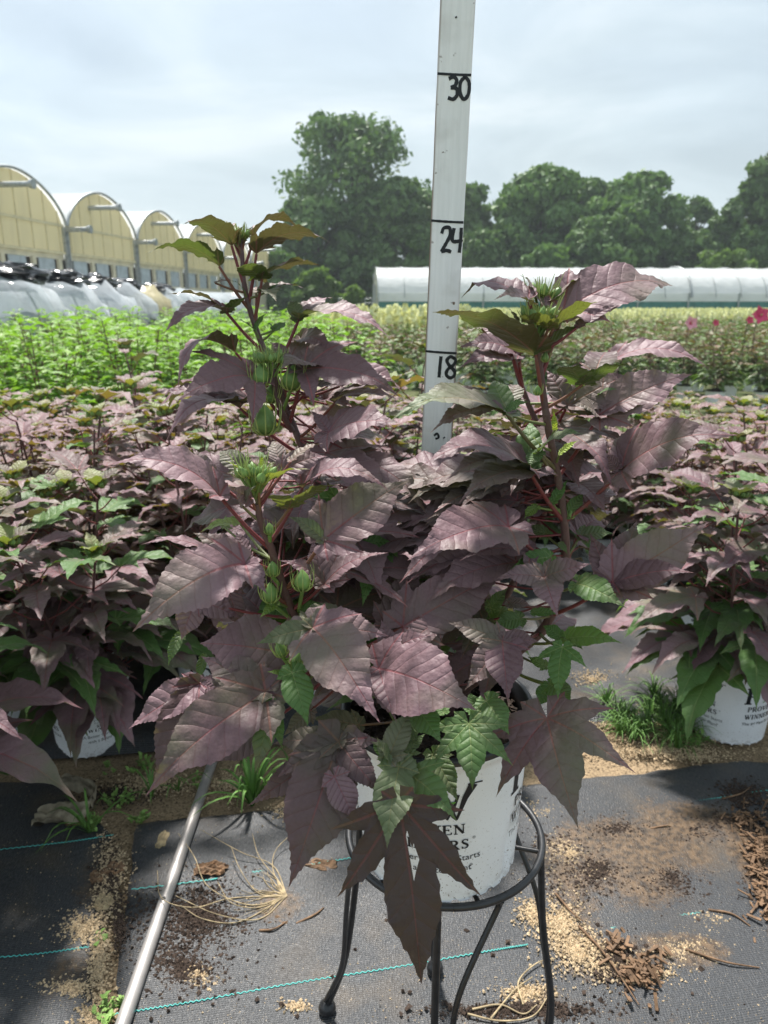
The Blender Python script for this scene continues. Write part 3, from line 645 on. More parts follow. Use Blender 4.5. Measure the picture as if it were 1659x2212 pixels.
tw = [((1405, 1790), (1450, 1785)), ((1530, 1965), (1620, 2000)), ((1250, 2000), (1380, 2170)), ((1560, 1725), (1620, 1700)), ((1480, 2050), (1640, 2090)), ((1200, 1930), (1260, 1990)), ((640, 1995), (700, 1960)), ((560, 2010), (620, 1990))]
tm = MB()
for a, b in tw:
    p, q = G(*a, .01), G(*b, .012); mid = (p + q) / 2 + np.array([rs.uniform(-.01, .01), rs.uniform(-.02, .02), .003]); tube(tm, spline([p, mid, q], 10), np.linspace(.0028, .0012, 10), 5)
tag(tm.build('twigs', MAT['deadleaf']), 'thin brown twigs scattered across the cloth', 'twigs', kind='stuff')
# ---- weeds
def grass_tuft(loc, n, L, w, rnd, label, group=None, mat='weed', name='grass_tuft'):
    mb = MB()
    for _ in range(n):
        a = rnd.uniform(0, 6.28); l = L * rnd.uniform(.5, 1.1); out = rnd.uniform(.25, 1.) * l; up = math.sqrt(max(.02, 1 - (out / l) ** 2 * .8)) * l * .8
        d = np.array([math.cos(a), math.sin(a), 0]); s = np.array([-d[1], d[0], 0]); n_ = 8
        P = spline([(0, 0, 0), d * out * .35 + [0, 0, up * .75], d * out * .8 + [0, 0, up], d * out * 1.2 + [0, 0, up * rnd.uniform(.3, .9)]], n_); V = []
        for i, p in enumerate(P):
            ww = w * (1 - (i / (n_ - 1)) ** 2) * rnd.uniform(.9, 1.1) + .0003; V += [p - s * ww, p + [0, 0, -ww * .6], p + s * ww]
        mb.add(V, [(i * 3 + j, i * 3 + j + 1, i * 3 + j + 4, i * 3 + j + 3) for i in range(n_ - 1) for j in range(2)])
    o = mb.build(name, MAT[mat]); o.location = loc; return tag(o, label, 'weed', group)
def small_weed(loc, n, s, rnd, label, group=None, mat='weedpale'):
    mb = MB(); T = LOW['ovate']
    for _ in range(n):
        a = rnd.uniform(0, 6.28); r = s * math.sqrt(rnd.random()); b = np.array([r * math.cos(a), r * math.sin(a), 0]); h = rnd.uniform(.3, 1.2) * s * .6
        tube(mb, [b * .6, b + [0, 0, h]], .0006, 3, cap=False)
        for k in range(rnd.randint(4, 8)):
            c = rnd.uniform(0, 6.28); bb = b * (.6 + .4 * k / 7) + [0, 0, h * (k + 1) / 7.]; put_leaf(mb, T, bb, bb + np.array([math.cos(c), math.sin(c), rnd.uniform(0, .8)]) * rnd.uniform(.005, .013), (0, 0, 1), (0, .5, 0, 1), rnd, ripple=0)
    o = mb.build('weed_patch', MAT[mat]); o.location = loc; return tag(o, label, 'weed', group)
for px_, Y_ in ((1250, 7.2), (1180, 7.6), (1150, 7.0), (1290, 7.5), (1215, 7.9), (1090, 7.4)): grass_tuft((float(D(px_, 900, Y_)[0]), Y_, 0), 60, .34, .011, rs, 'light green weed clump in the gap before the bronze bed', 'weed clumps before the bronze bed')
grass_tuft(G(545, 1740), 30, .17, .0042, rs, 'large tuft of nutsedge with long narrow blades at the edge of the cloth')
grass_tuft(G(640, 1710), 14, .13, .0035, rs, 'bright yellow green grass blades right of the nutsedge tuft')
grass_tuft(G(195, 1800), 14, .13, .0028, rs, 'thin grass growing beside the grey rag')
grass_tuft(G(330, 1720), 7, .10, .0025, rs, 'sparse grass blades in the grit between pot and cloth')
grass_tuft(G(385, 1710), 6, .09, .0025, rs, 'few grass blades next to the top of the conduit')
for (px, py, n, s, lb) in ((255, 1735, 16, .05, 'low spreading weed patch left of the conduit top'), (300, 1775, 10, .03, 'small pale weed at the upper corner of the near cloth'), (235, 1665, 5, .03, 'small leafy weed right below the left pot'), (310, 1660, 10, .05, 'upright leafy weed right of the left pot'),
                       (215, 2035, 5, .018, 'tiny light green seedling at the seam'), (240, 2190, 14, .035, 'pale mossy weeds in the seam at the bottom edge'), (200, 1790, 10, .04, 'weed patch under the dead leaf by the rag'), (430, 1690, 10, .04, 'bit of weed close to the conduit on the right')):
    small_weed(G(px, py), n, s, rs, lb)
for i, (px, py) in enumerate([(1350, 1560), (1390, 1590), (1430, 1560), (1480, 1590), (1420, 1530), (1460, 1540), (1370, 1600), (1450, 1600), (1310, 1530), (1500, 1570), (1340, 1590), (1400, 1555), (1440, 1580), (1410, 1510), (1480, 1550), (1330, 1560), (1370, 1580), (1460, 1620)]):
    grass_tuft(G(px, py), 44, .10, .0014, rs, 'feathery short grass clump among the weeds beside the right white pot', 'grass clumps beside the right pot')
small_weed(G(1500, 1600), 12, .05, rs, 'leafy weed leaning against the right white pot')
# ------------------------------------------------------------------ steel conduit
def conduit():
    a, b = G(478, 1590, .014), G(235, 2300, .016); d = nrm(b - a); b = b + d * .35
    m = M('galvanised_steel', .42, .5, .55); o = m.obj(); m.col(m.mix(m.noise(40, 4, o), (.56, .53, .51, 1), (.40, .37, .355, 1))); m.l(m.rng(m.noise(25, 3, o),   .3, .7, .34, .55), m.b.inputs['Roughness'])
    o = empty('steel_conduit', tuple(a), label='thin galvanised steel conduit lying across the cloth', cat='conduit')
    mb = MB(); tube(mb, [a * 0, (b - a)], .0128, 20); mb.build('tube', m.m, o)
    c = G(381, 1950, .016) - a; c = d * np.dot(c, d); u = nrm(np.cross(d, (0, 0, 1))); w = np.cross(u, d); s = MB(); tube(s, [c + w * .0105, c + w * .0135], .0045, 12); s.build('screw', MAT['iron'], o)
conduit()
# ------------------------------------------------------------------ plant stand
PC = np.array([.078, .878, .466]); RR = .139
def stand():
    o = empty('plant_stand', (PC[0] + .010, PC[1] + .030, 0), label='black wrought iron plant stand under the front pot', cat='plant stand')
    z = PC[2] - .006; mb = MB(); P = [(RR * math.sin(a), -RR * math.cos(a), z) for a in np.linspace(0, 2 * math.pi, 65)]; tube(mb, P, .0052, 8, cap=False)
    ri = mb.build('ring', MAT['iron'], o)
    for k in range(3):
        a = R(60 * k + 15); c = MB(); tube(c, [(RR * math.sin(a), -RR * math.cos(a), z - .004), (-RR * math.sin(a), RR * math.cos(a), z - .004)], .0036, 6); c.build('cross_bar', MAT['iron'], ri)
    for a0, rf in ((-8, .19), (88, .165), (178, .18), (-118, .212)):
        lg = MB(); a = R(a0); d = np.array([math.sin(a), -math.cos(a), 0]); t = np.array([math.cos(a), math.sin(a), 0])
        foot = d * rf + np.array([0, 0, .016])
        P = spline([d * RR + [0, 0, z - .003], d * (RR + .012) + [0, 0, z * .66], d * (RR + .035) + [0, 0, z * .3], foot], 20); tube(lg, P, .0052, 8)
        leg = lg.build('leg', MAT['iron'], o)
        br = MB(); s0 = (d * math.cos(.62) + t * math.sin(.62)) * RR
        P = spline([s0 + [0, 0, z - .004], s0 * .93 + [0, 0, z - .03], d * (RR + .005) + t * .032 + [0, 0, z * .72], d * (RR + .018) + t * .022 + [0, 0, z * .55], d * (RR + .034) + t * .012 + [0, 0, z * .3], foot + t * .004 + [0, 0, .02]], 30)
        tube(br, P, .0042, 8); br.build('brace', MAT['iron'], leg)
        fb = MB(); ball(fb, foot, .0155, 14, 10); fb.build('ball_foot', MAT['iron'], leg)
stand()
# ------------------------------------------------------------------ the measuring stick
def stick():
    m = M('painted_wood', .55, .3); o = m.obj(); mp = m.n('ShaderNodeMapping', ins={0: o, 'Scale': (1, 1, .045)}).outputs[0]; g = m.noise(260, 4, mp); b = m.noise(22, 5, o); sp = m.noise(90, 3, o)
    c = m.mix(m.rng(g, .35, .7), (.90, .91, .91, 1), (.82, .83, .83, 1)); c = m.mix(m.rng(b, .55, .8, 0, .5), c, (.52, .51, .48, 1)); c = m.mix(m.rng(sp, .70, .76), c, (.16, .11, .08, 1))
    x = m.n('ShaderNodeSeparateXYZ', ins={0: o}).outputs[0]; ex = m.math('ABSOLUTE', x); c = m.mix(m.math('MULTIPLY', m.rng(ex, .0168, .0192), m.rng(m.noise(50, 4, mp), .45, .55)), c, (.20, .13, .085, 1))
    m.col(c); m.bump(m.math('ADD', g, m.math('MULTIPLY', sp, .5)), .0009)
    Y = .945; A = D(942, 990, Y); T = D(992, -60, Y); z0 = .672; ax = nrm(T - A); A = A - ax * (A[2] - z0) / ax[2]; L = np.linalg.norm(T - A)
    o = empty('measuring_stick', tuple(A), label='upright white painted measuring stick with 18, 24 and 30 marks', cat='measuring stick')
    xx = nrm(np.cross((0, 1, 0), ax)); yy = np.cross(ax, xx); yw = R(-5); xx, yy = xx * math.cos(yw) + yy * math.sin(yw), yy * math.cos(yw) - xx * math.sin(yw)
    from mathutils import Matrix
    if np.dot(xx, (1, 0, 0)) < 0: xx, yy = -xx, -yy
    mt = Matrix((xx, yy, ax)).transposed(); o.rotation_euler = mt.to_euler()
    w, t = .0195, .0085; mb = MB(); n = 40; V = []
    pr = [(-w, -t + .0015), (-w + .0015, -t), (w - .0015, -t), (w, -t + .0015), (w, t - .0015), (w - .0015, t), (-w + .0015, t), (-w, t - .0015)]
    for i in range(n + 1):
        for q, (a, b) in enumerate(pr): V.append((a + .0004 * mn.noise(Vector((i * .7, q, 0))), b, L * i / n))
    mb.add(V, [(i * 8 + j, i * 8 + (j + 1) % 8, (i + 1) * 8 + (j + 1) % 8, (i + 1) * 8 + j) for i in range(n) for j in range(8)]); mb.add(V[-8:], [(0, 1, 2, 3), (0, 3, 4, 7), (4, 5, 6, 7)])
    mb.build('wooden_lath', m.m, o)
    def zat(py): return float(np.dot(D(980, py, Y) - A, ax)) 
    ink = MB(); lift = [0]; h = .022
    def st(pts, wd):
        pts = spline([(a, b, 0) for a, b in pts], max(6, len(pts) * 5)); pl = [(p[0], p[1], wd * (.8 + .35 * abs(mn.noise(Vector((p[0] * 300, p[1] * 300, 1)))))) for p in pts]; V, F = stroke_polys(pl); lift[0] += .00002
        ink.add([(a, -t - .0004 - lift[0], b) for a, b in V], F)
    for py in (166, 481, 761):
        ink = MB(); z = zat(py); st([(-w + .0004, z + .0008), (-.004, z), (.008, z - .0004), (w - .0004, z - .0006)], .0032); ink.build('tick_mark', MAT['ink'], o, smooth=False)
    def glyph(ch, x, z, h):
        g = {'3': [[(0, .92), (.3, 1), (.5, .85), (.42, .62), (.15, .52)], [(.15, .52), (.5, .48), (.58, .22), (.35, 0), (.0, .06)]], '0': [[(.28, 1), (.02, .75), (.04, .25), (.3, 0), (.56, .25), (.56, .75), (.3, 1), (.22, .98)]],
             '2': [[(0, .75), (.1, .97), (.4, .98), (.45, .7), (.25, .35), (.02, .02)], [(.02, .02), (.3, .08), (.55, .02)]], '4': [[(.12, .98), (.05, .5), (.3, .45), (.6, .52)], [(.5, 1), (.5, .5), (.46, 0)]],
             '1': [[(.2, 1), (.16, .5), (.14, 0)]], '8': [[(.5, .9), (.25, 1), (.04, .82), (.2, .58), (.5, .35), (.52, .12), (.28, 0), (.04, .15), (.12, .4), (.45, .62), (.56, .85), (.42, .97)]]}[ch]
        for s_ in g: st([(x + a * h * .8, z + b * h) for a, b in s_], .0046)
    for txt, py, x, h in (('30', 219, -.006, .0225), ('24', 547, -.006, .028), ('18', 815, -.004, .026)):
        ink = MB(); z = zat(py)
        for k, ch in enumerate(txt): glyph(ch, x + k * h * (.42 if txt != '30' else .58), z, h)
        ink.build('numeral', MAT['ink'], o, smooth=False)
    ink = MB()
    z = zat(940); st([(-.004, z), (.0, z + .003), (.002, z - .002), (-.002, z - .004)], .003); st([(.008, z - .003), (.010, z - .001)], .002)
    z = zat(45); st([(-.002, z), (.0, z + .001)], .002)
    ink.build('ink_spot', MAT['ink'], o, smooth=False)
stick()
# ------------------------------------------------------------------ the potted hibiscus on the stand
def nearest(stems, B, below=.03, mx=.2):
    best = None
    for S in stems:
        for q in S:
            dz = B[2] - q[2]; d = np.linalg.norm(B - q); pen = abs(dz - below) * 1.2
            if best is None or d + pen < best[0]: best = (d + pen, q, d)
    return best[1], best[2]
def hero():
    rn = random.Random(11)
    root = empty('potted_hibiscus', tuple(PC), rz=0, label='tall dark purple hibiscus in a white pot on the iron stand', cat='potted plant', group=None)
    pot = build_pot(root, 104, True); 
    for o_ in [pot]: o_.rotation_euler = (R(1.5), R(-2.0), 0)
    off = PC
    soil = np.array([PC[0], PC[1], PC[2] + .2])
    def rp(r, x, y, Y): return RP(r, x, y, Y)
    def path(pts, extra): return [rp(*p) for p in pts] + [np.array(e) for e in extra]
    S1 = path([(1, 618, 160, .99), (1, 628, 300, .985), (1, 635, 420, .98), (1, 672, 590, .975), (1, 735, 770, .97), (1, 812, 960, .96), (1, 905, 1210, .95), (3, 1180, 560, .94), (3, 1330, 860, .93), (3, 1400, 1020, .92)], [soil + [.0, .04, .03], soil + [.01, .03, -.01]])
    S2 = path([(3, 785, 425, .73), (3, 800, 520, .735), (3, 848, 640, .745), (3, 888, 770, .755), (3, 935, 910, .77), (3, 985, 1020, .785), (3, 1100, 1200, .81)], [soil + [-.05, -.02, .05], soil + [-.02, -.01, -.01]])
    S3 = path([(2, 735, 430, .80), (2, 745, 560, .805), (2, 778, 800, .81), (2, 818, 1000, .815), (2, 848, 1200, .82), (2, 862, 1380, .825), (4, 900, 420, .83), (4, 800, 690, .84)], [soil + [.02, -.01, .04], soil + [.01, -.0, -.01]])
    S4 = path([(2, 622, 500, .93), (2, 650, 600, .93), (2, 705, 740, .93), (2, 780, 900, .93), (2, 800, 1100, .925)], [soil + [.05, .04, .06], soil + [.03, .03, -.01]])
    S5 = path([(1, 800, 900, .93), (1, 808, 1040, .93), (1, 850, 1150, .935), (1, 900, 1240, .945)], [])
    S6 = path([(4, 560, 350, .87), (4, 620, 180, .875)], [soil + [.03, .02, 0]]); S6 = [S6[1], S6[0], S6[2]]
    stems = []; sm = MB()
    for P, r0, r1 in ((S1, .0024, .0062), (S2, .0032, .0064), (S3, .0032, .0064), (S4, .0028, .005), (S5, .0026, .004), (S6, .0024, .0034)):
        Q = spline(P, 60); stems.append(Q); rad = np.linspace(r0, r1, 60) * (1 + .10 * np.sin(np.arange(60) * 1.7) ** 8)
        tube(sm, Q - off, rad, 12, col=(.05, .5, 0, 1))
    lm = MB()
    def leaf(reg, bx, by, Yb, tx, ty, Yt, kind='tri', face=.3, green=0., arch=.12, yel=0., roll=0., pet=True, w=1., keel=.2, side=.25, hole=None, bend=None, tpl=None, nz=None, old=1.):
        B, T = rp(reg, bx, by, Yb), rp(reg, tx, ty, Yt)
        w *= {1: 1.32, 2: 1.14, 3: 1.10, 4: 1.06}.get(reg, 1.)
        if kind == 'broad' and w < 1: w = (w + 1) / 2 + .04
        up = np.array([0, 0, 1.]); tc = nrm(np.array([0, 0, CAMZ]) - (B + T) / 2)
        N0 = up * (1 - face) + tc * face
        if nz is not None: N0 = np.array(nz, float)
        a = nrm(T - B); N0 = nrm(N0 - a * np.dot(a, N0)); s = np.cross(N0, a); rr_ = R(roll); N0 = N0 * math.cos(rr_) + s * math.sin(rr_)
        col = (green, rn.random(), yel, old)  # last value below one: shade painted into the leaf colour
        L = put_leaf(lm, (tpl or HI)[kind], B - off, T - off, N0, col, rn, arch=arch, keel=keel * rn.uniform(.7, 1.3), side=side, ripple=.018, bend=(rn.uniform(-.08, .08) if bend is None else bend), width=w, hole=hole, twist=rn.uniform(-.15, .15))
        if pet:
            q, d = nearest(stems, B, below=.6 * min(.12, L))
            if d < .16:
                a2 = nrm(B - q); m = (q + B) / 2 + np.array([0, 0, -.035 * d]); Q = spline([q, m, B], 12)
                rd = .0013 + .008 * min(.14, L); tube(sm, Q - off, np.linspace(rd * 1.15, rd * .8, 12), 8, col=(1. if yel < .5 and green < .5 else .35, .5, .6 * green, 1))
    J = leaf
    # upper left shoot
    J(1, 570, 232, .98, 300, 118, .90, 'lanceW', -.5, 0, .2); J(1, 605, 215, .985, 640, 118, .96, 'lance', .6, .3, .05, .2); J(1, 600, 205, .985, 530, 92, 1.0, 'lance', .5, .3, .05, .25); J(1, 640, 205, .985, 688, 125, .99, 'lance', .5, .2, .1, .25)
    J(1, 600, 205, .985, 590, 105, 1.01, 'lance', .3, .3, .05, .4); J(1, 690, 188, .985, 948, 150, 1.03, 'lanceW', -.5, 0, .28); J(1, 705, 278, .98, 1118, 222, .95, 'lanceW', -.5, 0, .22); J(1, 560, 150, 1.0, 470, 150, 1.06, 'lanceW', .2, 0, .1)
    J(1, 502, 345, .975, 93, 278, .93, 'lance', -.5, .2, .22, w=1.25); J(1, 735, 415, .97, 1050, 335, 1.02, 'tri', -.4, .1, .12); J(1, 735, 415, .97, 592, 350, .93, 'ovate', -.5, .3, .1, pet=False)
    J(1, 705, 495, .975, 978, 470, 1.02, 'lanceW', .1, .1, .12); J(1, 760, 490, .975, 815, 535, .9, 'lance', .1, .1, .1, pet=False)
    J(1, 545, 598, .97, 215, 495, .99, 'lanceW', -.3, 0, .12, w=.8); J(1, 543, 598, .97, 198, 712, .90, 'lanceW', .2, 0, .22); J(1, 548, 598, .97, 655, 512, .95, 'ovate', 0, .3, .1, pet=False, w=.8)
    J(1, 935, 635, .97, 1442, 742, .93, 'lance', .15, 0, .2, w=1.25); J(1, 930, 632, .97, 888, 530, .99, 'ovate', .5, .3, .1, pet=False, w=.8); J(1, 935, 632, .97, 1125, 512, 1.03, 'lance', .2, 0, .1, pet=False)
    J(1, 480, 435, .97, 590, 430, .98, 'lance', .2, .3, .1); J(1, 690, 690, .965, 580, 628, .95, 'lanceW', .2, 1, .1); J(1, 700, 690, .965, 762, 598, .97, 'lanceW', .2, 1, .1); J(1, 800, 690, .965, 765, 650, .96, 'ovate', .3, 1, .1); J(1, 805, 690, .965, 865, 650, .98, 'ovate', .3, 1, .1)
    J(1, 640, 480, .97, 560, 420, .96, 'lance', .2, 1, .1); J(1, 770, 480, .97, 830, 440, .98, 'lance', .2, .8, .1)
    J(1, 592, 815, .96, 275, 1010, .88, 'lanceW', -.25, 0, .38, w=.9); J(1, 690, 950, .93, 262, 1085, .84, 'tri2', .5, 0, .14); J(1, 690, 1080, .94, 385, 1085, .90, 'lanceW', .3, 0, .12, w=1.2)
    J(1, 615, 1118, .93, 212, 1292, .84, 'lanceW', .05, 0, .26, w=.9); J(1, 880, 860, .96, 1240, 875, .99, 'tri', .45, 0, .15); J(1, 870, 850, .96, 775, 755, .97, 'lanceW', .7, 0, .1, w=1.2, pet=False)
    J(1, 960, 905, .93, 1495, 1062, .90, 'tri', .4, 0, .16); J(1, 985, 895, .93, 838, 905, .88, 'ovate', .3, .1, .2, pet=False); J(1, 1000, 1002, .94, 1215, 1020, .95, 'lanceW', .2, 0, .12); J(1, 1130, 1088, .93, 1470, 1050, .92, 'lanceW', .05, .1, .2)
    J(1, 1100, 1248, .88, 1488, 1195, .83, 'broad', .45, 0, .1); J(1, 1100, 1248, .88, 1000, 1130, .9, 'lanceW', .5, 0, .1, pet=False); J(1, 1140, 1250, .9, 1200, 1330, .86, 'lanceW', .6, .1, .1)
    J(1, 930, 760, .99, 1150, 840, .95, 'lanceW', .5, 0, .3); J(1, 990, 840, .99, 930, 720, 1.05, 'broad', .5, 0, .1); J(1, 1140, 830, .98, 1240, 860, 1.0, 'lanceW', .4, 0, .1); J(1, 1250, 960, .95, 1470, 980, .95, 'lanceW', .4, 0, .1)
    # lower left: front shoot
    J(3, 592, 388, .735, 35, 228, .70, 'lanceW', .38, 0, .20, w=1.15); J(3, 575, 310, .75, 455, 138, .77, 'lanceW', .75, 0, .08); J(3, 725, 262, .745, 590, 165, .77, 'broad', .7, .35, .22, keel=.05); J(3, 740, 300, .735, 600, 205, .72, 'lance', 0, .5, .1, .7)
    J(3, 745, 395, .725, 635, 345, .70, 'broad', .8, .2, .1); J(3, 700, 430, .725, 780, 330, .705, 'lance', .6, .6, .05); J(3, 790, 367, .725, 1050, 252, .72, 'lanceW', -.5, .4, .16, .45); J(3, 900, 270, .76, 1138, 188, .78, 'broad', .6, 0, .18); J(3, 950, 215, .75, 1115, 120, .78, 'lance', 0, .1, .1, .1)
    J(3, 900, 230, .77, 860, 110, .80, 'broad', .6, .1, .1); J(3, 808, 250, .755, 805, 170, .76, 'lance', .6, .6, .05, 1.); J(3, 945, 447, .735, 1188, 335, .73, 'broad', -.6, .35, .08, .15); J(3, 945, 447, .735, 850, 385, .70, 'ovate', -.6, .5, .1, .2, pet=False)
    J(3, 1010, 345, .76, 1445, 358, .74, 'lanceW', .3, 0, .30, w=1.1); J(3, 1115, 608, .74, 1548, 308, .78, 'broad', .65, .25, .1); J(3, 1115, 605, .74, 930, 488, .74, 'lanceW', .6, .75, .1, pet=False); J(3, 1118, 600, .74, 1110, 435, .77, 'lanceW', .6, .55, .1, pet=False)
    J(3, 1120, 830, .75, 1235, 575, .80, 'broad', .65, 0, .08); J(3, 1120, 830, .75, 888, 708, .74, 'lanceW', .5, 0, .12, pet=False); J(3, 1120, 830, .75, 1445, 668, .75, 'lance', .3, 0, .12, pet=False, w=1.3); J(3, 1120, 830, .75, 1060, 600, .79, 'lanceW', .6, 0, .1, pet=False)
    J(3, 718, 728, .72, 150, 1075, .64, 'lanceW', .55, .2, .2, w=1.35, bend=.05); J(3, 718, 728, .72, 458, 570, .74, 'lanceW', .6, .5, .1, pet=False, w=1.2); J(3, 560, 665, .72, 190, 630, .69, 'lance', .2, 0, .1, pet=False, w=.9); J(3, 718, 728, .72, 835, 882, .68, 'broad', .6, .1, .1, pet=False, w=.9)
    J(3, 735, 700, .74, 672, 565, .77, 'lanceW', .6, 0, .1); J(3, 480, 905, .78, 400, 1115, .76, 'broad', .8, 0, .05, w=1.2); J(3, 480, 905, .78, 700, 1000, .78, 'broad', .8, 0, .05, pet=False); J(3, 480, 905, .78, 310, 960, .78, 'broad', .8, 0, .05, pet=False)
    J(3, 640, 860, .79, 700, 1060, .78, 'broad', .7, 0, .05, pet=False)
    J(3, 1060, 1050, .70, 1400, 1530, .60, 'broad', .8, .02, .14, w=.82, bend=-.06, keel=.1); J(3, 1060, 1050, .70, 772, 1132, .68, 'lanceW', .6, .35, .12, pet=False, w=1.1); J(3, 1060, 1050, .70, 1448, 1092, .70, 'lanceW', .6, .25, .12, pet=False, w=1.35)
    J(3, 1060, 1050, .70, 1180, 930, .76, 'broad', .6, .3, .1, pet=False)
    J(5, 880, 175, .73, 400, 115, .73, 'ovate', .75, .1, .1, w=1.35, keel=.1); J(3, 1010, 970, .77, 1108, 925, .77, 'ovate', .6, 1, .1); J(3, 880, 920, .755, 793, 1000, .73, 'lanceW', .5, 1, .1, .35)
    J(3, 700, 530, .80, 490, 575, .80, 'lanceW', .2, .8, .15, .45); J(3, 610, 540, .82, 720, 490, .83, 'tri', .4, .9, .1, .2); J(3, 1420, 640, .84, 1310, 945, .78, 'lanceW', .8, .95, .1, w=1.2); J(3, 1310, 640, .84, 1450, 615, .83, 'ovate', .7, 1, .1)
    J(3, 1500, 430, .9, 1360, 560, .9, 'lanceW', .5, 1, .1); J(3, 1180, 400, .88, 1000, 640, .86, 'broad', .7, .8, .1); J(3, 1000, 520, .9, 920, 680, .88, 'lanceW', .7, .7, .1)
    J(5, 300, 60, .86, 225, 240, .84, 'lanceW', .5, .7, .1); J(5, 420, 180, .86, 385, 330, .84, 'lanceW', .7, .8, .1)
    # right shoot
    J(2, 722, 470, .80, 232, 270, .73, 'lanceW', -.45, .1, .10, w=1.05); J(2, 742, 465, .80, 940, 332, .80, 'ovate', -.5, .45, .06, w=.8); J(2, 690, 222, .81, 372, 205, .87, 'lanceW', .25, 0, .2, w=1.2); J(2, 752, 235, .81, 642, 93, .85, 'lanceW', -.8, .4, .05, w=.9)
    J(2, 800, 215, .82, 980, 96, .86, 'lanceW', -.6, .4, .08); J(2, 850, 270, .82, 1372, 152, .86, 'broad',   .5, 0, .14, w=.8); J(2, 808, 340, .79, 1012, 226, .78, 'ovate', -.7, .3, .08, .25, w=.9); J(2, 780, 350, .79, 640, 290, .77, 'ovate', -.6, .3, .1, .2)
    J(2, 920, 340, .80, 1118, 238, .80, 'lanceW', .4, 0, .1, w=.8); J(2, 890, 230, .84, 1042, 78, .90, 'lance', .5, 0, .05); J(2, 700, 240, .79, 525, 215, .76, 'lanceW', .4, 0, .2); J(2, 640, 330, .79, 590, 250, .78, 'lanceW', .2, .3, .1)
    J(2, 640, 475, .92, 360, 435, .90, 'lanceW', .4, 0, .15, w=1.2); J(2, 620, 490, .92, 358, 540, .88, 'lanceW', .4, 0, .15, w=1.1); J(2, 610, 470, .92, 470, 345, .95, 'broad', .6, 0, .1); J(2, 650, 450, .92, 830, 420, .95, 'lanceW', .5, .3, .1); J(2, 470, 350, .93, 370, 385, .92, 'lanceW', 0, .4, .1)
    J(2, 940, 610, .80, 1168, 515, .78, 'broad', -.6, .25, .06); J(2, 940, 610, .80, 832, 530, .76, 'ovate', -.6, .3, .08, pet=False); J(2, 1000, 560, .82, 1065, 472, .9, 'lanceW', .5, 0, .1, pet=False)
    J(2, 872, 705, .87, 1170, 560, .90, 'lanceW', .7, 0, .1, w=1.3); J(2, 872, 705, .87, 770, 540, .90, 'lanceW', .7, 0, .1, w=1.3); J(2, 872, 705, .87, 960, 520, .95, 'broad', .7, 0, .1, pet=False)
    J(2, 1075, 500, .92, 1522, 522, .88, 'lanceW', .3, 0, .20, w=1.05); J(2, 1020, 750, .86, 1455, 560, .86, 'broad', .6, 0, .1, w=.85); J(2, 1020, 752, .86, 1310, 705, .84, 'lanceW', .3, 0, .12, pet=False, w=1.3); J(2, 1010, 748, .86, 900, 705, .84, 'ovate', .5, 0, .12, pet=False)
    J(2, 1010, 660, .87, 1105, 632, .85, 'lanceW', .3, 1, .1); J(2, 582, 742, .78, 38, 778, .70, 'lanceW', .3, .5, .12, w=.95); J(2, 580, 742, .78, 226, 838, .72, 'lanceW', .3, 0, .15, w=.9, pet=False); J(2, 580, 742, .78, 690, 690, .76, 'lanceW', .5, .8, .1, w=1.1)
    J(2, 560, 700, .80, 215, 620, .82, 'lanceW', .3, .1, .03, pet=False, w=.7); J(2, 600, 700, .82, 630, 610, .86, 'broad', .6, .1, .1, pet=False); J(2, 595, 740, .78, 520, 590, .83, 'lanceW', .6, .6, .1, pet=False, w=1.1)
    J(2, 690, 1012, .79, 188, 988, .72, 'broad', .35, 0, .18, w=.85); J(2, 690, 1012, .79, 280, 1068, .72, 'lanceW', .2, .2, .15, w=.9, pet=False); J(2, 690, 1012, .79, 360, 1165, .71, 'lanceW', .35, .1, .14, w=1.1, pet=False); J(2, 690, 1012, .79, 705, 780, .85, 'lanceW', .5, .8, .1, pet=False)
    J(2, 735, 930, .79, 960, 842, .75, 'lanceW', .3, .5, .15); J(2, 735, 930, .79, 690, 995, .77, 'ovate', .3, .8, .1, pet=False); J(2, 812, 820, .80, 806, 730, .80, 'lance', .7, 1, .05, 1.); J(2, 835, 930, .80, 925, 868, .79, 'lanceW', .4, 1, .05, 1.); J(2, 740, 890, .8, 705, 858, .79, 'ovate', .4, 1, .05, .8)
    J(2, 1122, 1010, .80, 1670, 845, .72, 'broad', .5, .05, .16, w=1.0); J(2, 1122, 1010, .80, 1400, 762, .84, 'lanceW', .5, .1, .1, w=1.0, pet=False); J(2, 1110, 1005, .80, 1172, 812, .84, 'lanceW', .7, .15, .1, w=1.1, pet=False); J(2, 1122, 1010, .80, 1295, 935, .78, 'lance', 0, .2, .1, pet=False)
    J(2, 1100, 1000, .80, 1035, 930, .8, 'ovate', .7, .1, .1, pet=False)
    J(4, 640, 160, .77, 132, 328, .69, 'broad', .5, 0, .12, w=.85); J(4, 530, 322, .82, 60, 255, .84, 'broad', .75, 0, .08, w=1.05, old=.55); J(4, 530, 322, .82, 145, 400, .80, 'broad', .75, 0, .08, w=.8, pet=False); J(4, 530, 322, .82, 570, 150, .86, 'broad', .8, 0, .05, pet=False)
    J(4, 660, 120, .84, 700, -30, .88, 'broad', .7, 0, .05); J(4, 935, 100, .82, 1020, -20, .83, 'broad', .7, .95, .1, w=.85); J(4, 860, 40, .81, 940, -80, .82, 'lanceW', .5, 1, .1); J(4, 780, 60, .8, 720, 120, .79, 'ovate', .4, 1, .1, .3)
    J(4, 855, 310, .79, 645, 372, .77, 'lanceW', .5, .95, .12, w=1.3); J(4, 1000, 205, .84, 1170, 192, .84, 'broad', .6, .8, .12); J(4, 830, 200, .85, 740, 150, .86, 'broad', .7, .8, .1, w=1.2); J(4, 900, 240, .8, 940, 300, .78, 'lanceW', .5, .8, .1)
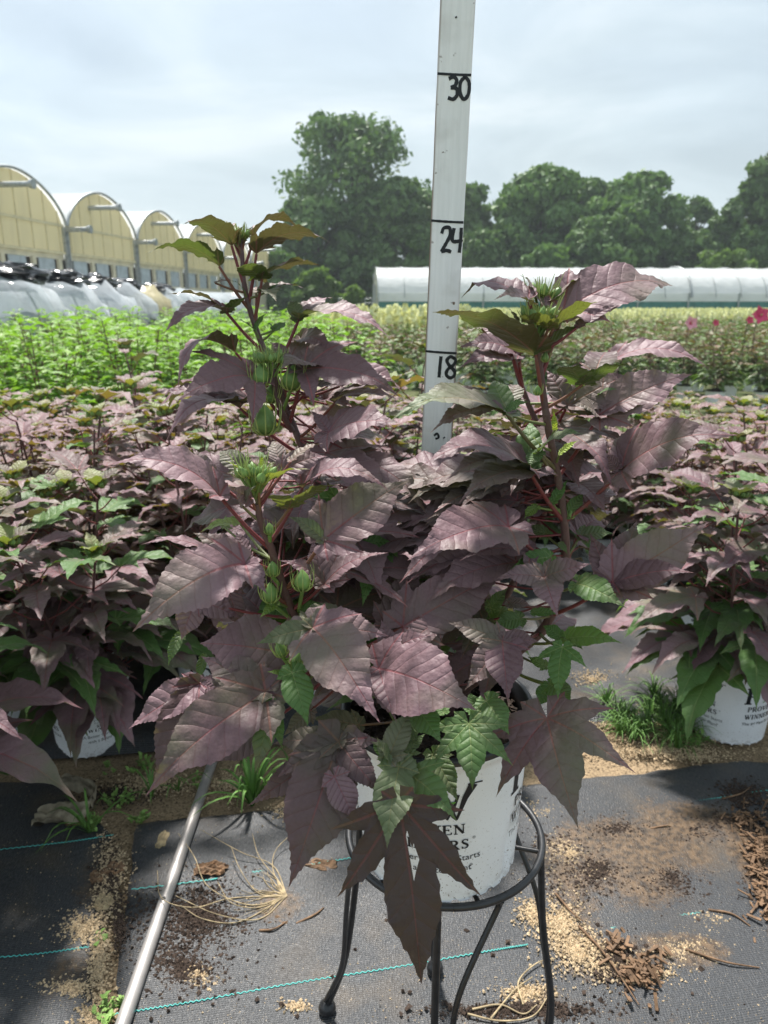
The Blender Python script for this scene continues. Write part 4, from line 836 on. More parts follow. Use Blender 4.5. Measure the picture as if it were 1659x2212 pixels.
    J(4, 1165, 435, .76, 1650, 133, .76, 'broad', .85, .02, .06, w=.95); J(4, 1165, 435, .76, 1285, 125, .80, 'broad', .85, 0, .06, w=.85, pet=False); J(4, 1165, 435, .76, 1575, 388, .72, 'lanceW', .5, 0, .10, w=1.2, pet=False); J(4, 1165, 435, .76, 1050, 190, .80, 'broad', .85, 0, .06, w=.8, pet=False); J(4, 1165, 435, .76, 1350, 480, .73, 'lanceW', .7, 0, .1, pet=False, w=1.2)
    J(4, 820, 412, .75, 1062, 342, .72, 'broad', .6, 0, .1, pet=False); J(4, 820, 412, .75, 575, 420, .74, 'broad', .6, .05, .14); J(4, 820, 412, .75, 892, 618, .68, 'lanceW', .6, .02, .1, w=1.2, pet=False); J(4, 850, 440, .75, 1000, 440, .72, 'lanceW', .4, 0, .1, pet=False)
    J(4, 985, 445, .76, 1238, 570, .70, 'lanceW', .6, .85, .14, w=1.25); J(4, 1000, 430, .78, 920, 400, .77, 'ovate', .4, 1, .1, .3)
    J(4, 110, 660, .76, 640, 385, .80, 'broad', .75, .02, .08, w=.8); J(4, 30, 660, .77, 210, 350, .82, 'broad', .8, .02, .08, w=.75); J(4, 0, 560, .84, 60, 300, .88, 'broad', .8, .3, .06)
    J(4, 610, 735, .72, 640, 1045, .66, 'broad', .85, .02, .1, w=1.1); J(4, 610, 735, .72, 335, 640, .74, 'broad', .7, .1, .1, w=.8, pet=False); J(4, 610, 735, .72, 790, 735, .72, 'ovate', .8, 0, .1, pet=False); J(4, 610, 735, .72, 420, 980, .68, 'broad', .85, .15, .1, w=.9, pet=False)
    J(4, 280, 640, .76, 90, 800, .73, 'broad', .7, .02, .1); J(4, 60, 815, .72, 285, 698, .70, 'lanceW', .5, .02, .2, w=1.1); J(4, 60, 815, .72, 0, 620, .74, 'broad', .6, .02, .1, pet=False)
    J(4, -10, 872, .70, 475, 1078, .63, 'ovate', .75, .0, .12, w=1.1, keel=.08); J(4, -10, 872, .70, 80, 1145, .64, 'lanceW', .75, .0, .12, pet=False)
    J(4, 550, 570, .80, 640, 460, .80, 'broad', .6, .6, .1); J(4, 700, 620, .79, 560, 660, .78, 'ovate', .7, .6, .1); J(4, 760, 590, .79, 900, 600, .78, 'lanceW', .6, .9, .1); J(4, 640, 540, .80, 760, 560, .79, 'broad', .6, .1, .1)
    J(4, 912, 762, .74, 890, 1030, .70, 'tri', .85, 1, .12, w=1.1); J(4, 930, 722, .77, 1216, 744, .73, 'lanceW', .5, 1, .16, .1, w=1.1); J(4, 900, 710, .78, 812, 655, .79, 'ovate', .7, .95, .1, w=1.2); J(4, 830, 860, .80, 735, 810, .81, 'broad', .7, .85, .1, .1); J(4, 960, 740, .77, 1020, 780, .75, 'lanceW', .6, 1, .1)
    J(4, 850, 950, .77, 960, 1065, .74, 'ovate', .8, 1, .1, w=1.2); J(4, 840, 960, .79, 790, 1060, .77, 'ovate', .8, 1, .1, w=1.2); J(4, 990, 200, .84, 1100, 140, .9, 'broad', .7, 0, .1)
    # low leaves over the pot
    J(6, 1180, 176, .70, 1352, 782, .60, 'five', .95, .10, .12, w=1.12, keel=.1, bend=.04)
    J(6, 850, 82, .68, 975, 268, .645, 'ovate', .9, .95, .1, w=1.15); J(6, 755, 205, .655, 775, 572, .61, 'five', .95, .85, .1, w=1.15, keel=.1); J(6, 560, 370, .66, 697, 635, .63, 'broad', .8, .9, .1)
    J(6, 430, 480, .635, 692, 742, .585, 'tri', .85, .95, .12, w=1.25); J(6, 375, 440, .635, 310, 882, .57, 'ovate', .85, .9, .12, w=.85); J(6, 320, 392, .64, 450, 120, .67, 'broad', .7, .7, .12); J(6, 320, 392, .64, 215, 300, .62, 'lanceW', .6, .8, .1, pet=False)
    J(6, 470, 120, .67, 607, 312, .63, 'ovate', .8, .9, .1); J(6, 780, 150, .68, 760, 40, .71, 'broad', .6, 1, .1); J(6, 620, 150, .68, 560, 60, .71, 'broad', .6, .95, .1); J(6, 420, 370, .65, 520, 260, .67, 'tri', .7, .95, .1); J(6, 350, 420, .66, 450, 380, .64, 'ovate', .7, 1, .1)
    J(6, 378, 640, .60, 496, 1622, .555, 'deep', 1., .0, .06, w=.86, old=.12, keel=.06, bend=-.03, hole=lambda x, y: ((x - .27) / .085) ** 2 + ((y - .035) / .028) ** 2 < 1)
    J(5, 755, 380, .69, 98, 952, .60, 'broad', .8, .05, .14, w=.72, bend=.04); J(5, 755, 380, .69, 395, 300, .71, 'lanceW', .6, .1, .14, pet=False, w=1.1); J(5, 755, 375, .69, 403, 185, .73, 'broad', .6, .2, .12, w=.8, pet=False); J(5, 755, 380, .69, 788, 598, .655, 'lanceW', .8, .0, .1, pet=False, w=1.2); J(5, 640, 560, .655, 595, 690, .64, 'lanceW', .8, .0, .1, pet=False)
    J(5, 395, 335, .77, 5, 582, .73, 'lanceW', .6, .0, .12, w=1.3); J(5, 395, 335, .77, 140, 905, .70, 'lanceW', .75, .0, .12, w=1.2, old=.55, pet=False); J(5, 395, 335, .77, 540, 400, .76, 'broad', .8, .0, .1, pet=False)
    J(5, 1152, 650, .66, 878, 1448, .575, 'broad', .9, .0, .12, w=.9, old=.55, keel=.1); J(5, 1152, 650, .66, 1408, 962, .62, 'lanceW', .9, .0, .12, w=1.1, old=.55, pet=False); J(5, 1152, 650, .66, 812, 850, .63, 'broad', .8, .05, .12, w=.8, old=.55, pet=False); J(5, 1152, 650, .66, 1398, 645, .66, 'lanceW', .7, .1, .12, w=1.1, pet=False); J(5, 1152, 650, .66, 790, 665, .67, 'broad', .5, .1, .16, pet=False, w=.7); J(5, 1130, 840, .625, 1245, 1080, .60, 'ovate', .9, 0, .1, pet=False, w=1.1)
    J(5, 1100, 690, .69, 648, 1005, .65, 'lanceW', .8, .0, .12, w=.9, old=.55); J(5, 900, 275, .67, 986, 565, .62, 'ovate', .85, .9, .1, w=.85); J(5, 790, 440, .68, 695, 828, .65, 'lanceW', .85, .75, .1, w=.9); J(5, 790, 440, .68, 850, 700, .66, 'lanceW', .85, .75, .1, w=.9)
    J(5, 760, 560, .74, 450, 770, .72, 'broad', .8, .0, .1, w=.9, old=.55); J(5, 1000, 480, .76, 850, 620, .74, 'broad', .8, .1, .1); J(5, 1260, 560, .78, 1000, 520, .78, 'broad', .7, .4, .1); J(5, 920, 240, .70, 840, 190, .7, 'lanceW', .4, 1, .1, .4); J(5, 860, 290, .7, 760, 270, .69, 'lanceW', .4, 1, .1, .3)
    J(5, 1420, 745, .66, 1330, 620, .68, 'broad', .7, .95, .1); J(5, 1560, 640, .66, 1480, 540, .68, 'broad', .7, .9, .1); J(5, 1250, 760, .68, 1290, 900, .66, 'lanceW', .8, .9, .1); J(5, 1480, 590, .7, 1650, 560, .7, 'broad', .7, .9, .1)
    # inner leaves that close the heart of the bush
    def proj(p):
        v = np.array(p) - [0, 0, CAMZ]; dep = v[1] * math.cos(PITCH) - v[2] * math.sin(PITCH); upc = v[1] * math.sin(PITCH) + v[2] * math.cos(PITCH); return CX + FD * v[0] / dep, CY - FD * upc / dep
    made = 0; tries = 0
    while made < 215 and tries < 6000:
        tries += 1; S = stems[rn.choice((0, 0, 1, 2, 2, 3))]; q = S[rn.randint(20, 56)]; a = rn.uniform(0, 6.28); d = np.array([math.cos(a), math.sin(a) * .9 + .1, rn.uniform(-.4, .3)]); d = nrm(d)
        B = q + d * rn.uniform(.04, .12); L = rn.uniform(.08, .15); T = B + nrm(d * [1, 1, .2] + np.array([0, 0, rn.uniform(-.5, .05)])) * L
        if B[1] < .79 or T[1] < .76: continue
        (x0, y0), (x1, y1) = proj(B), proj(T)
        xm = (x0 + x1) / 2
        if any(490 < x < 690 and y < 1010 for x, y in ((x0, y0), (x1, y1), (xm, (y0 + y1) / 2))): continue
        if min(y0, y1) < 790 or (min(y0, y1) < 900 and min(B[1], T[1]) < .86) or any(872 < x < 1020 and y < 1030 for x, y in ((x0, y0), (x1, y1), ((x0 + x1) / 2, (y0 + y1) / 2))): continue
        if max(x0, x1) > 1030 and max(y0, y1) > 1180 and rn.random() < .6 or max(x0, x1) > 1330 or max(y0, y1) > 1560 or min(x0, x1) < 330: continue
        if made > 70 and y0 > 1250: continue
        if made > 110 and x0 > 1000 and y0 > 1100: continue
        g_ = rn.random(); lowz = B[2] < .85; made += 1
        put_leaf(lm, (HI if L > .11 else MIDR)[rn.choice(('tri', 'broad', 'lanceW', 'tri2', 'broad'))], B - off, T - off, np.array([rn.uniform(-.2, .2), -.35, 1.]), ((.9 if g_ > .6 else .1) if lowz else .0, rn.random(), 0, 1), rn)
        tube(sm, spline([q, (q + B) / 2 - np.array([0, 0, .003]), B], 6) - off, .0014, 5, col=(1, .5, 0, 1))
    fo = lm.build('foliage', MAT['hib'], root)
    # buds
    def cluster(c, n, r, sp, ax=(0, 0, 1), young=True, name='flower_bud'):
        c = np.asarray(c)
        bm = MB()
        for k in range(n):
            a = k * 2.4; rr_ = sp * math.sqrt((k + .3) / n); p = np.array([rr_ * math.cos(a), rr_ * math.sin(a) * .8, rn.uniform(-.3, .3) * sp * .5])
            axx = nrm(np.array(ax) + p / sp * .8); bud(bm, c + p - off, axx, r * rn.uniform(.7, 1.1), rn)
            tube(sm, [c - off + np.array([0, 0, -sp * 1.2]), c + p - off], .0016, 5, col=(.1, .5, .8, 1))
        for k in range(12):
            a = rn.uniform(0, 6.28); q = sp * 1.1 * math.sqrt(rn.random()); p = np.array([q * math.cos(a), q * math.sin(a), rn.uniform(-.2, .3) * sp]); o_ = np.array([math.cos(a), math.sin(a), 0]) * rn.uniform(.1, .6)
            P_ = spline([c + p - off, c + p - off + (np.array([0, 0, .6]) + o_ * .5) * sp, c + p - off + (np.array([0, 0, 1.1]) + o_) * sp * rn.uniform(.8, 1.25)], 6); tube(bm, P_, np.linspace(.0010, .0003, 6), 4, mi=1, cap=False)
        bm.build(name, [MAT['bud'], MAT['budtip']], root)
    cluster(rp(3, 770, 290, .73), 12, .0047, .019, name='bud_cluster'); cluster(rp(1, 785, 860, .93), 8, .0050, .020, name='bud_cluster'); cluster(rp(2, 735, 300, .80), 9, .0046, .018, name='bud_cluster'); cluster(rp(1, 615, 190, .99), 6, .0045, .012, name='bud_cluster')
    cluster(rp(2, 745, 200, .83), 7, .0055, .016, name='bud_cluster')
    def one(c, r, ax=(0, 0, 1)):
        bm = MB(); bud(bm, np.array(c) - off, ax, r, rn, 11); bm.build('flower_bud', [MAT['bud'], MAT['budtip']], root)
    one(rp(1, 755, 1262, .90), .0140); one(rp(1, 730, 1000, .92), .0105); one(rp(1, 890, 1020, .92), .0118, (.15, 0, 1)); one(rp(1, 780, 1090, .935), .009, (.1, 0, 1))
    one(rp(3, 1010, 862, .735), .0090); one(rp(3, 862, 790, .745), .0065); one(rp(3, 850, 920, .745), .0085); one(rp(3, 845, 580, .735), .0048); one(rp(5, 850, 185, .70), .0065, (-.3, 0, 1)); one(rp(5, 915, 240, .69), .006, (.3, 0, 1))
    one(rp(2, 730, 660, .8), .0040); one(rp(2, 885, 1235, .82), .004); one(rp(2, 765, 505, .8), .004)
    for (r, x, y, Y), (r2, x2, y2, Y2) in (((3, 1010, 862, .735), (3, 990, 965, .78)), ((3, 850, 925, .745), (3, 960, 1010, .78)), ((3, 862, 795, .745), (3, 910, 850, .765)), ((1, 755, 1262, .9), (1, 770, 1140, .93)), ((1, 890, 1020, .92), (1, 850, 1130, .935)), ((1, 730, 1000, .92), (1, 805, 1060, .93)), ((3, 845, 585, .735), (3, 845, 630, .745)), ((5, 850, 190, .70), (5, 930, 300, .72))):
        tube(sm, np.array([rp(r, x, y, Y), rp(r2, x2, y2, Y2)]) - off, .0022, 6, col=(.1, .5, .9, 1))
    sm.build('stems', MAT['stem'], root)
    return root
hero()
# ------------------------------------------------------------------ the plants of the nursery beds
def gen_plant(name, rn, H, n_st, spread, nleaf, L0, TP, kinds, mat, greenf, tip='bud', N0y=0., lw=1., z0=.2, drop=.5, spacing=1., topyel=.15, res='hi', pot=True, potargs={}, lean=(0, 0), t0=.12):
    root = empty(name); lm = MB(); sm = MB(); bms = []
    if pot: build_pot(root, **potargs)
    for k in range(n_st):
        a0 = k * 6.283 / n_st + rn.uniform(-.5, .5); sp = spread * rn.uniform(.5, 1.1) * (1 if n_st > 1 else .2); h = H * rn.uniform(.78, 1.0) if k else H
        P = [(.02 * math.cos(a0), .02 * math.sin(a0), z0 - .01), (.5 * sp * math.cos(a0), .5 * sp * math.sin(a0), z0 + (h - z0) * .4), (sp * math.cos(a0) + rn.uniform(-.02, .02), sp * math.sin(a0), h)]
        P = [(p_[0] + lean[0] * w_, p_[1] + lean[1] * w_, p_[2]) for p_, w_ in zip(P, (0, .45, 1))]
        S = spline(P, 24); tube(sm, S[::2], np.linspace(.0062, .003, 12), 6 if res == 'hi' else 4, col=(.06, .5, 0, 1), cap=False)
        m = int(nleaf / n_st)
        for i in range(m):
            t = t0 + (.98 - t0) * (i + .5) / m; q = S[int(t * 23)]; a = i * 2.4 + a0 + rn.uniform(-.4, .4); L = L0 * (1.15 - .55 * t) * rn.uniform(.75, 1.2) * (1.1 if t > .9 else 1)
            out = np.array([math.cos(a), math.sin(a), 0]); pl = L * rn.uniform(.5, .95) * (1 - .55 * t); B = q + out * pl + np.array([0, 0, pl * (.35 + .5 * t)])
            dz = -drop * (1 - t) * rn.uniform(.6, 1.4) + (.25 * t - .05) * rn.uniform(-.3, 1.2); T = B + nrm(out + np.array([0, 0, dz])) * L
            g = 1. if rn.random() < greenf * (1.5 - t) else rn.uniform(0, .15)
            put_leaf(lm, TP[rn.choice(kinds)], B, T, (rn.uniform(-.2, .2), rn.uniform(-.2, .2), 1), (g, rn.random(), max(0, (t - .93) * 8) * topyel, 1), rn, width=lw, arch=rn.uniform(.08, .22))
            tube(sm, [q, (q + B) / 2 - np.array([0, 0, pl * .1]), B], .0019, 4 if res == 'hi' else 3, col=(.9, .5, 0, 1), cap=False)
        if tip == 'bud':
            top = S[-1]
            for i in range(5 if res == 'hi' else 4):
                a = i * 1.3; put_leaf(lm, TP[rn.choice(('lanceW', 'ovate'))], top, top + np.array([math.cos(a), math.sin(a), .5]) * L0 * .34, (0, 0, 1), (.3, rn.random(), .35 if i % 2 else 0, 1), rn)
            bq = MB(); bms.append(bq)
            for i in range(7 if res == 'hi' else 4):
                a = i * 2.4; c = top + np.array([math.cos(a), math.sin(a), rn.uniform(0, .5)]) * .014; bud(bq, c, (math.cos(a) * .5, math.sin(a) * .5, 1), .006 if res == 'hi' else .008, rn, 8 if res == 'hi' else 4, res == 'hi')
    lm.build('foliage', mat, root); sm.build('stems', MAT['stem'], root)
    for bq in bms: bq.build('bud_cluster', [MAT['bud'], MAT['budtip']], root)
    return root
rn = random.Random(21); used = set()
def place(protos, i, x, y, rz, s, label, group, cat='potted plant', name=None):
    p = protos[i % len(protos)]
    if p.name not in used: used.add(p.name); o = p
    else: o = copy_tree(p)
    o.location = (x, y, 0); o.rotation_euler = (0, 0, rz); o.scale = (s, s, s); tag(o, label, cat, group); return o
KP = ('tri', 'tri2', 'broad', 'lanceW', 'tri'); hi_args = dict(TP=MIDR, kinds=KP, mat=MAT['hib'], res='hi')
pa = dict(seg=78, letters=True); near = []
near.append(gen_plant('potted_hibiscus', random.Random(31), .86, 6, .26, 168, .215, greenf=.26, lean=(-.18, -.21), t0=.03, potargs=dict(seg=78, sticker=(R(-22), False)), **hi_args))
near.append(gen_plant('potted_hibiscus', random.Random(32), .84, 5, .24, 150, .20, greenf=.28, t0=.04, potargs=dict(seg=78, sticker=(R(-18), True)), **hi_args))
near.append(gen_plant('potted_hibiscus', random.Random(33), .82, 4, .26, 110, .215, greenf=.25, potargs=pa, **hi_args))
G1 = 'purple hibiscus in the bed behind the stand'
place(near, 0, -.83, 1.86, R(51), .92, 'purple hibiscus at the left whose white pot wears a picture label', G1)
place(near, 2, -1.14, 1.92, R(120), .95, 'purple hibiscus at the left edge, its pot rim beside the pot with the picture label', G1)
place(near, 1, 1.005, 1.93, R(-55), 1., 'purple hibiscus at the right in a pot with a large price sticker', G1)
o = place(near, 2, -1.06, 1.22, R(200), 1., 'purple hibiscus cut by the left edge with leaves hanging over the rag', G1)
place(near, 2, .10, 1.98, R(40), .9, 'purple hibiscus directly behind the pot on the stand', G1)
tallp = gen_plant('potted_hibiscus', random.Random(35), 1.04, 4, .15, 130, .19, greenf=.12, potargs=pa, **hi_args)
place([tallp], 0, .07, 2.45, R(60), 1.0, 'tall slender purple hibiscus just left of the measuring stick', G1)
place([tallp], 0, -.80, 2.75, R(170), 1.0, 'tall purple hibiscus rising before the lime green plants at left', G1)
mids = [gen_plant('potted_hibiscus', random.Random(40 + i), (.92, 1.0, .95, 1.04)[i], (5, 4, 6, 4)[i], .22, (95, 84, 105, 80)[i], .21, greenf=.12, TP=MIDR, kinds=KP, mat=MAT['hibfar'], res='hi', potargs=pa) for i in range(4)]
G2 = 'purple hibiscus massed in rows beyond the first row'; k = 0
LB2 = 'one of the purple hibiscus in the rearmost rows seen between the shoots'; cnt = {}
for r_i, y in enumerate((2.18, 2.50, 2.84, 3.18, 3.54, 3.92, 4.4, 4.9)):
    x = -.62 * y - .3
    while x < .62 * y + .4:
        xx = x + rn.uniform(-.06, .06); yy = y + .10 * x + rn.uniform(-.06, .06)
        left = xx < .02; ok = (left and y < 4.0) or (-.9 < xx < .28) or (not left and 2.95 < yy < 4.3)
        if 0.3 < xx and yy < 2.9: ok = xx > 1.15 and yy > 2.3
        if abs(xx - .07) < .25 and abs(yy - 2.45) < .25 or abs(xx + .8) < .25 and abs(yy - 2.75) < .25: ok = False
        if ok:
            rown = ('second', 'third', 'fourth', 'fifth')[r_i] if r_i < 4 else None
            if rown:
                n_ = cnt.get((r_i, left), 0); cnt[(r_i, left)] = n_ + 1
                lb_ = 'purple hibiscus in the %s row, %s plant %s' % (rown, ('first', 'second', 'third', 'fourth', 'fifth', 'sixth', 'seventh', 'eighth', 'ninth', 'tenth', 'eleventh', 'twelfth', 'thirteenth', 'fourteenth')[min(n_, 13)], 'counted from the left edge' if left else 'right of the measuring stick')
            else: lb_ = LB2
            place(mids, k, xx, yy, rn.uniform(0, 6.28), (1.2 - .112 * yy + (.05 if abs(xx + .3) < .5 else 0)) / (.92, 1.0, .95, 1.04)[k % 4] * rn.uniform(.88, .99), lb_, G2); k += 1
        x += .37
# lime green mallows at the left
grn = [gen_plant('green_mallow', random.Random(60 + i), 1.12, 6, .19, 230, .150, TP=LOW, kinds=('tri', 'lanceW', 'broad'), mat=MAT['green'], greenf=.5, tip=None, res='low', potargs=dict(seg=20, letters=False), lw=.95) for i in range(4)]
k = 0
for y in np.arange(4.7, 14.5, .62):
    x = -.60 * y - .4
    while x < -.02 * y + .1:
        xx = x + rn.uniform(-.12, .12)
        if xx < (.40 - .10 * y if y < 5.5 else -.085 * y): place(grn, k, xx, y + rn.uniform(-.1, .1), rn.uniform(0, 6.28), rn.uniform(.80, 1.06) * (1.06 if rn.random() < .15 else 1), 'one of the tall lime green mallows massed between the purple bed and plastic tunnels', 'tall lime green mallows', 'potted plant'); k += 1
        x += .56 if y < 9 else .75
# bronze hibiscus field to the right
brz = [gen_plant('bronze_hibiscus', random.Random(70 + i), .92, 7, .25, 160, .165, TP=LOW, kinds=KP, mat=MAT['bronze'], greenf=.8, tip=None, res='low', potargs=dict(seg=20, letters=False)) for i in range(4)]
k = 0
for y in np.arange(8.9, 20.5, .85):
    x = -.02 * y + .1 if y < 12 else -.1 * y
    while x < .60 * y + .5:
        place(brz, k, x + rn.uniform(-.12, .12), y + rn.uniform(-.1, .1), rn.uniform(0, 6.28), rn.uniform(.80, .96), 'one of the bushy bronze green hibiscus in the far right field', 'bronze hibiscus of the far field', 'potted plant'); k += 1
        x += .66 if y < 13 else .85
# pink blooms held above the bronze field
def bloom(px, py, Y, r, mat, label, face=(0, -1, .25)):
    c = D(px, py, Y); o = empty('hibiscus_flower', tuple(c), label=label, cat='flower', group='open hibiscus flowers'); f = nrm(face); u = nrm(np.cross(f, (0, 0, 1))); w = np.cross(u, f)
    for k in range(5):
        a = k * 6.283 / 5; d = u * math.cos(a) + w * math.sin(a); mb = MB(); put_leaf(mb, MIDR['ovate'], d * r * .06, d * r + f * r * .35, f, (0, .5, 0, 1), rn, width=1.35, ripple=.05); mb.build('petal', mat, o)
    e = MB(); ball(e, f * r * .05, r * .22, 10, 6); e.build('eye', MAT['petal_red'], o); s = MB(); tube(s, [f * 0, f * r * .55], r * .06, 6); s.build('stamen', MAT['budtip'], o)
    st_ = MB(); tube(st_, [f * -.01, (0, .06, -.12), (0, .06, -.5)], .005, 5); st_.build('flower_stalk', MAT['stem'], o)
bloom(1491, 699, 9.2, .095, MAT['petal'], 'pale pink open flower with a red eye above the bronze bed'); bloom(1640, 682, 9.0, .12, MAT['petal_red'], 'deep rose flower at the right edge, the highest one'); bloom(1618, 692, 9.4, .06, MAT['petal_red'], 'small rose flower left of the highest rose bloom')
bloom(1545, 698, 9.6, .05, MAT['petal_red'], 'small half open rose flower between the pink one and the edge')
# pale yellow hydrangea heads
def hyd(seed):
    r_ = random.Random(seed); root = gen_plant('yellow_hydrangea', r_, .86, 8, .3, 150, .12, TP=LOW, kinds=('ovate', 'broad'), mat=MAT['hydleaf'], greenf=1., tip=None, res='low', potargs=dict(seg=16, letters=False)); mb = MB()
    for k in range(34):
        a = r_.uniform(0, 6.28); q = .40 * math.sqrt(r_.random()); c = np.array([q * math.cos(a), q * math.sin(a), .82 + r_.uniform(-.08, .14)])
        for j in range(34):
            t = r_.random(); rad = .062 * (1 - t * .75); b = r_.uniform(0, 6.28); p = c + np.array([rad * math.cos(b), rad * math.sin(b), .17 * t - .06]); n = nrm(np.array([math.cos(b), math.sin(b), r_.uniform(-.2, .9)])); u = nrm(np.cross(n, (0, 0, 1))) * .021; w = nrm(np.cross(u, n)) * .021
            mb.add([p - u - w, p + u - w, p + u + w, p - u + w], [(0, 1, 2, 3)])
    mb.build('flower_heads', MAT['hydflower'], root, smooth=False); return root
MAT['hydflower'] = simple('hydrangea_floret', (.92, .92, .46), .6, .3, 12)
hy = [hyd(80), hyd(81)]; k = 0
for y in (13.4, 14.6):
    for x in np.arange(-1.2, 1.6, .8): place(hy, k, x + rn.uniform(-.1, .1), y, rn.uniform(0, 6), 1.12, 'one of the pale yellow hydrangeas in the short row left of the stick', 'pale yellow hydrangeas in the short row'); k += 1
for y in np.arange(22, 33, 1.5):
    for x in np.arange(-.04 * y, .58 * y, 1.0): place(hy, k, x + rn.uniform(-.15, .15), y, rn.uniform(0, 6), .97, 'one of the pale yellow hydrangeas in the long band before the white tunnel', 'pale yellow hydrangeas before the tunnel'); k += 1
# ------------------------------------------------------------------ greenhouses
def poly_mat(name, c, tw=.45, rough=.25, grime=(.45, .38, .2, 1), sc=1.5, alpha=1., gk=.5):
    m = M(name, rough, .5); o = m.obj(); mp = m.n('ShaderNodeMapping', ins={0: o, 'Scale': (1, 1, .25)}).outputs[0]; a = m.noise(sc, 5, mp, .6)
    cc = m.mix(m.math('MULTIPLY', m.rng(a, .45, .7), gk), c + (1,), grime); m.col(cc); m.bump(m.noise(2.2, 3, o), .05)
    t = m.n('ShaderNodeBsdfTranslucent'); m.l(cc, t.inputs[0]); mx = m.n('ShaderNodeMixShader', ins={0: tw}); m.l(m.b.outputs[0], mx.inputs[1]); m.l(t.outputs[0], mx.inputs[2]); last = mx.outputs[0]
    if alpha < 1:
        tp = m.n('ShaderNodeBsdfTransparent'); m2 = m.n('ShaderNodeMixShader', ins={0: alpha}); m.l(tp.outputs[0], m2.inputs[1]); m.l(last, m2.inputs[2]); last = m2.outputs[0]
    m.l(last, m.out.inputs[0]); return m.m
MAT['yellowpoly'] = poly_mat('yellowed_corrugated_sheet', (.84, .73, .44), .4, .4, (.62, .54, .34, 1), 1.2)
MAT['whitepoly'] = poly_mat('white_greenhouse_film', (.90, .91, .91), .35, .16, (.74, .76, .75, 1), .8)
MAT['clearpoly'] = poly_mat('clear_plastic_film', (.62, .67, .71), .4, .07, (.88, .9, .92, 1), 3.5, .66, .9)
MAT['galv'] = simple('galvanised_frame', (.40, .42, .42), .45, .25, 8, metal=.6)
MAT['cream'] = simple('cream_board', (.62, .56, .40), .6, .15, 3)
MAT['creamdim'] = simple('weathered_rib', (.64, .56, .35), .6, .15, 3)
MAT['greypanel'] = simple('grey_vent_curtain', (.42, .47, .49), .5, .2, 3)
MAT['darkhole'] = simple('dark_interior', (.05, .045, .04), .8, .3, 3)
MAT['black'] = simple('black_plastic_film', (.012, .012, .014), .22, .4, 8, spec=.6, bump=.02)
MAT['teal'] = simple('teal_shade_cloth', (.06, .20, .18), .6, .2, 4)
def arch(w, zg, za, n=24, pw=1.75):
    t = np.linspace(-1, 1, n + 1); return [(w / 2 * math.sin(x * math.pi / 2) , zg + (za - zg) * (1 - abs(math.sin(x * math.pi / 2)) ** pw) ** .62) for x in t]
def greenhouse(cx, cy, ang, label):
    o = empty('greenhouse', (cx, cy, 0), ang, label, 'greenhouse', 'gutter connected greenhouses')   # local x: along the gable wall, local y: into the house
    W_, zg, za, Ln = 5.9, 3.87, 5.35, 34
    pr = arch(W_ - .1, zg, za); n = len(pr)
    mb = MB(); V = [(x, 0, z) for x, z in pr] + [(x, 0, 2.93) for x, z in pr]; mb.add(V, [(i, i + n, i + 1 + n, i + 1) for i in range(n - 1)]); g = mb.build('gable_wall', MAT['yellowpoly'], o, smooth=False)
    f = MB()
    for x in np.linspace(-W_ / 2 + .35, W_ / 2 - .35, 7):
        zt = float(np.interp(x, [p[0] for p in pr], [p[1] for p in pr])); box(f, (x, -.02, (2.95 + zt) / 2), (.025, .03, zt - 2.95))
    for z in (3.9, 2.95): box(f, (0, -.03, z), (W_ - .1, .05, .09))
    f.build('gable_frame', MAT['creamdim'], g, smooth=False)
    rf = MB(); V = []
    for j, y in enumerate((-.12, 0, Ln * .3, Ln * .6, Ln)): V += [(x * 1.01, y, z + .04) for x, z in pr]
    rf.add(V, [(j * n + i, j * n + i + 1, (j + 1) * n + i + 1, (j + 1) * n + i) for j in range(4) for i in range(n - 1)]); rfo = rf.build('roof', MAT['whitepoly'], o)
    e = MB(); tube(e, [(x * 1.01, -.13, z + .04) for x, z in pr], .055, 6); e.build('roof_edge', MAT['galv'], rfo)
    gt = MB()
    for sx in (-1, 1): box(gt, (sx * (W_ / 2 - .03), Ln / 2 - .35, zg - .1), (.10, Ln + .7, .14)); box(gt, (sx * (W_ / 2 - .06), -.05, zg / 2), (.10, .10, zg))
    gt.build('gutter_posts', MAT['galv'], o, smooth=False)
    w = MB(); box(w, (0, .06, 2.82), (W_ - .2, .05, .18)); box(w, (0, .06, 1.0), (W_ - .2, .06, 2.0)); w.build('board_wall', MAT['cream'], o, smooth=False)
    for x in (-1.9, -.1, 1.7):
        vn = MB(); box(vn, (x, .08, 2.37), (1.0, .04, .72)); vn.build('vent_curtain', MAT['greypanel'], o, smooth=False)
    dh = MB(); box(dh, (0, .3, 2.37), (W_ - .2, .04, .74)); dh.build('opening', MAT['darkhole'], o, smooth=False)
    for x in (-1.0, .8, 2.5):
        bb = MB(); box(bb, (x, .04, 2.37), (.22, .10, .74)); bb.build('mullion', MAT['cream'], o, smooth=False)
    for x, z, l in ((-.9, 4.75, 1.25), (-2.75, 3.8, .9)):
        p = MB(); tube(p, [(x, .1, z), (x, -l, z)], .085, 14); tube(p, [(x, -l + .12, z), (x, -l - .02, z)], [.12, .15], 14); p.build('vent_pipe', MAT['galv'], o)
    return o
names = ('nearest arched yellow greenhouse, cut by the left edge of the photo', 'second arched yellow greenhouse counted from the left edge', 'third arched greenhouse with a pointed pale yellow gable', 'fourth arched greenhouse, behind the leaves of the left shoot', 'fifth and smallest arched greenhouse, right of the left shoot top', 'last arched greenhouse of the row, hardly seen beside the trees')
for k in range(6):
    greenhouse(-12.0 + .65 * k, 25.8 + 5.9 * k, R(90 - 6), names[k])
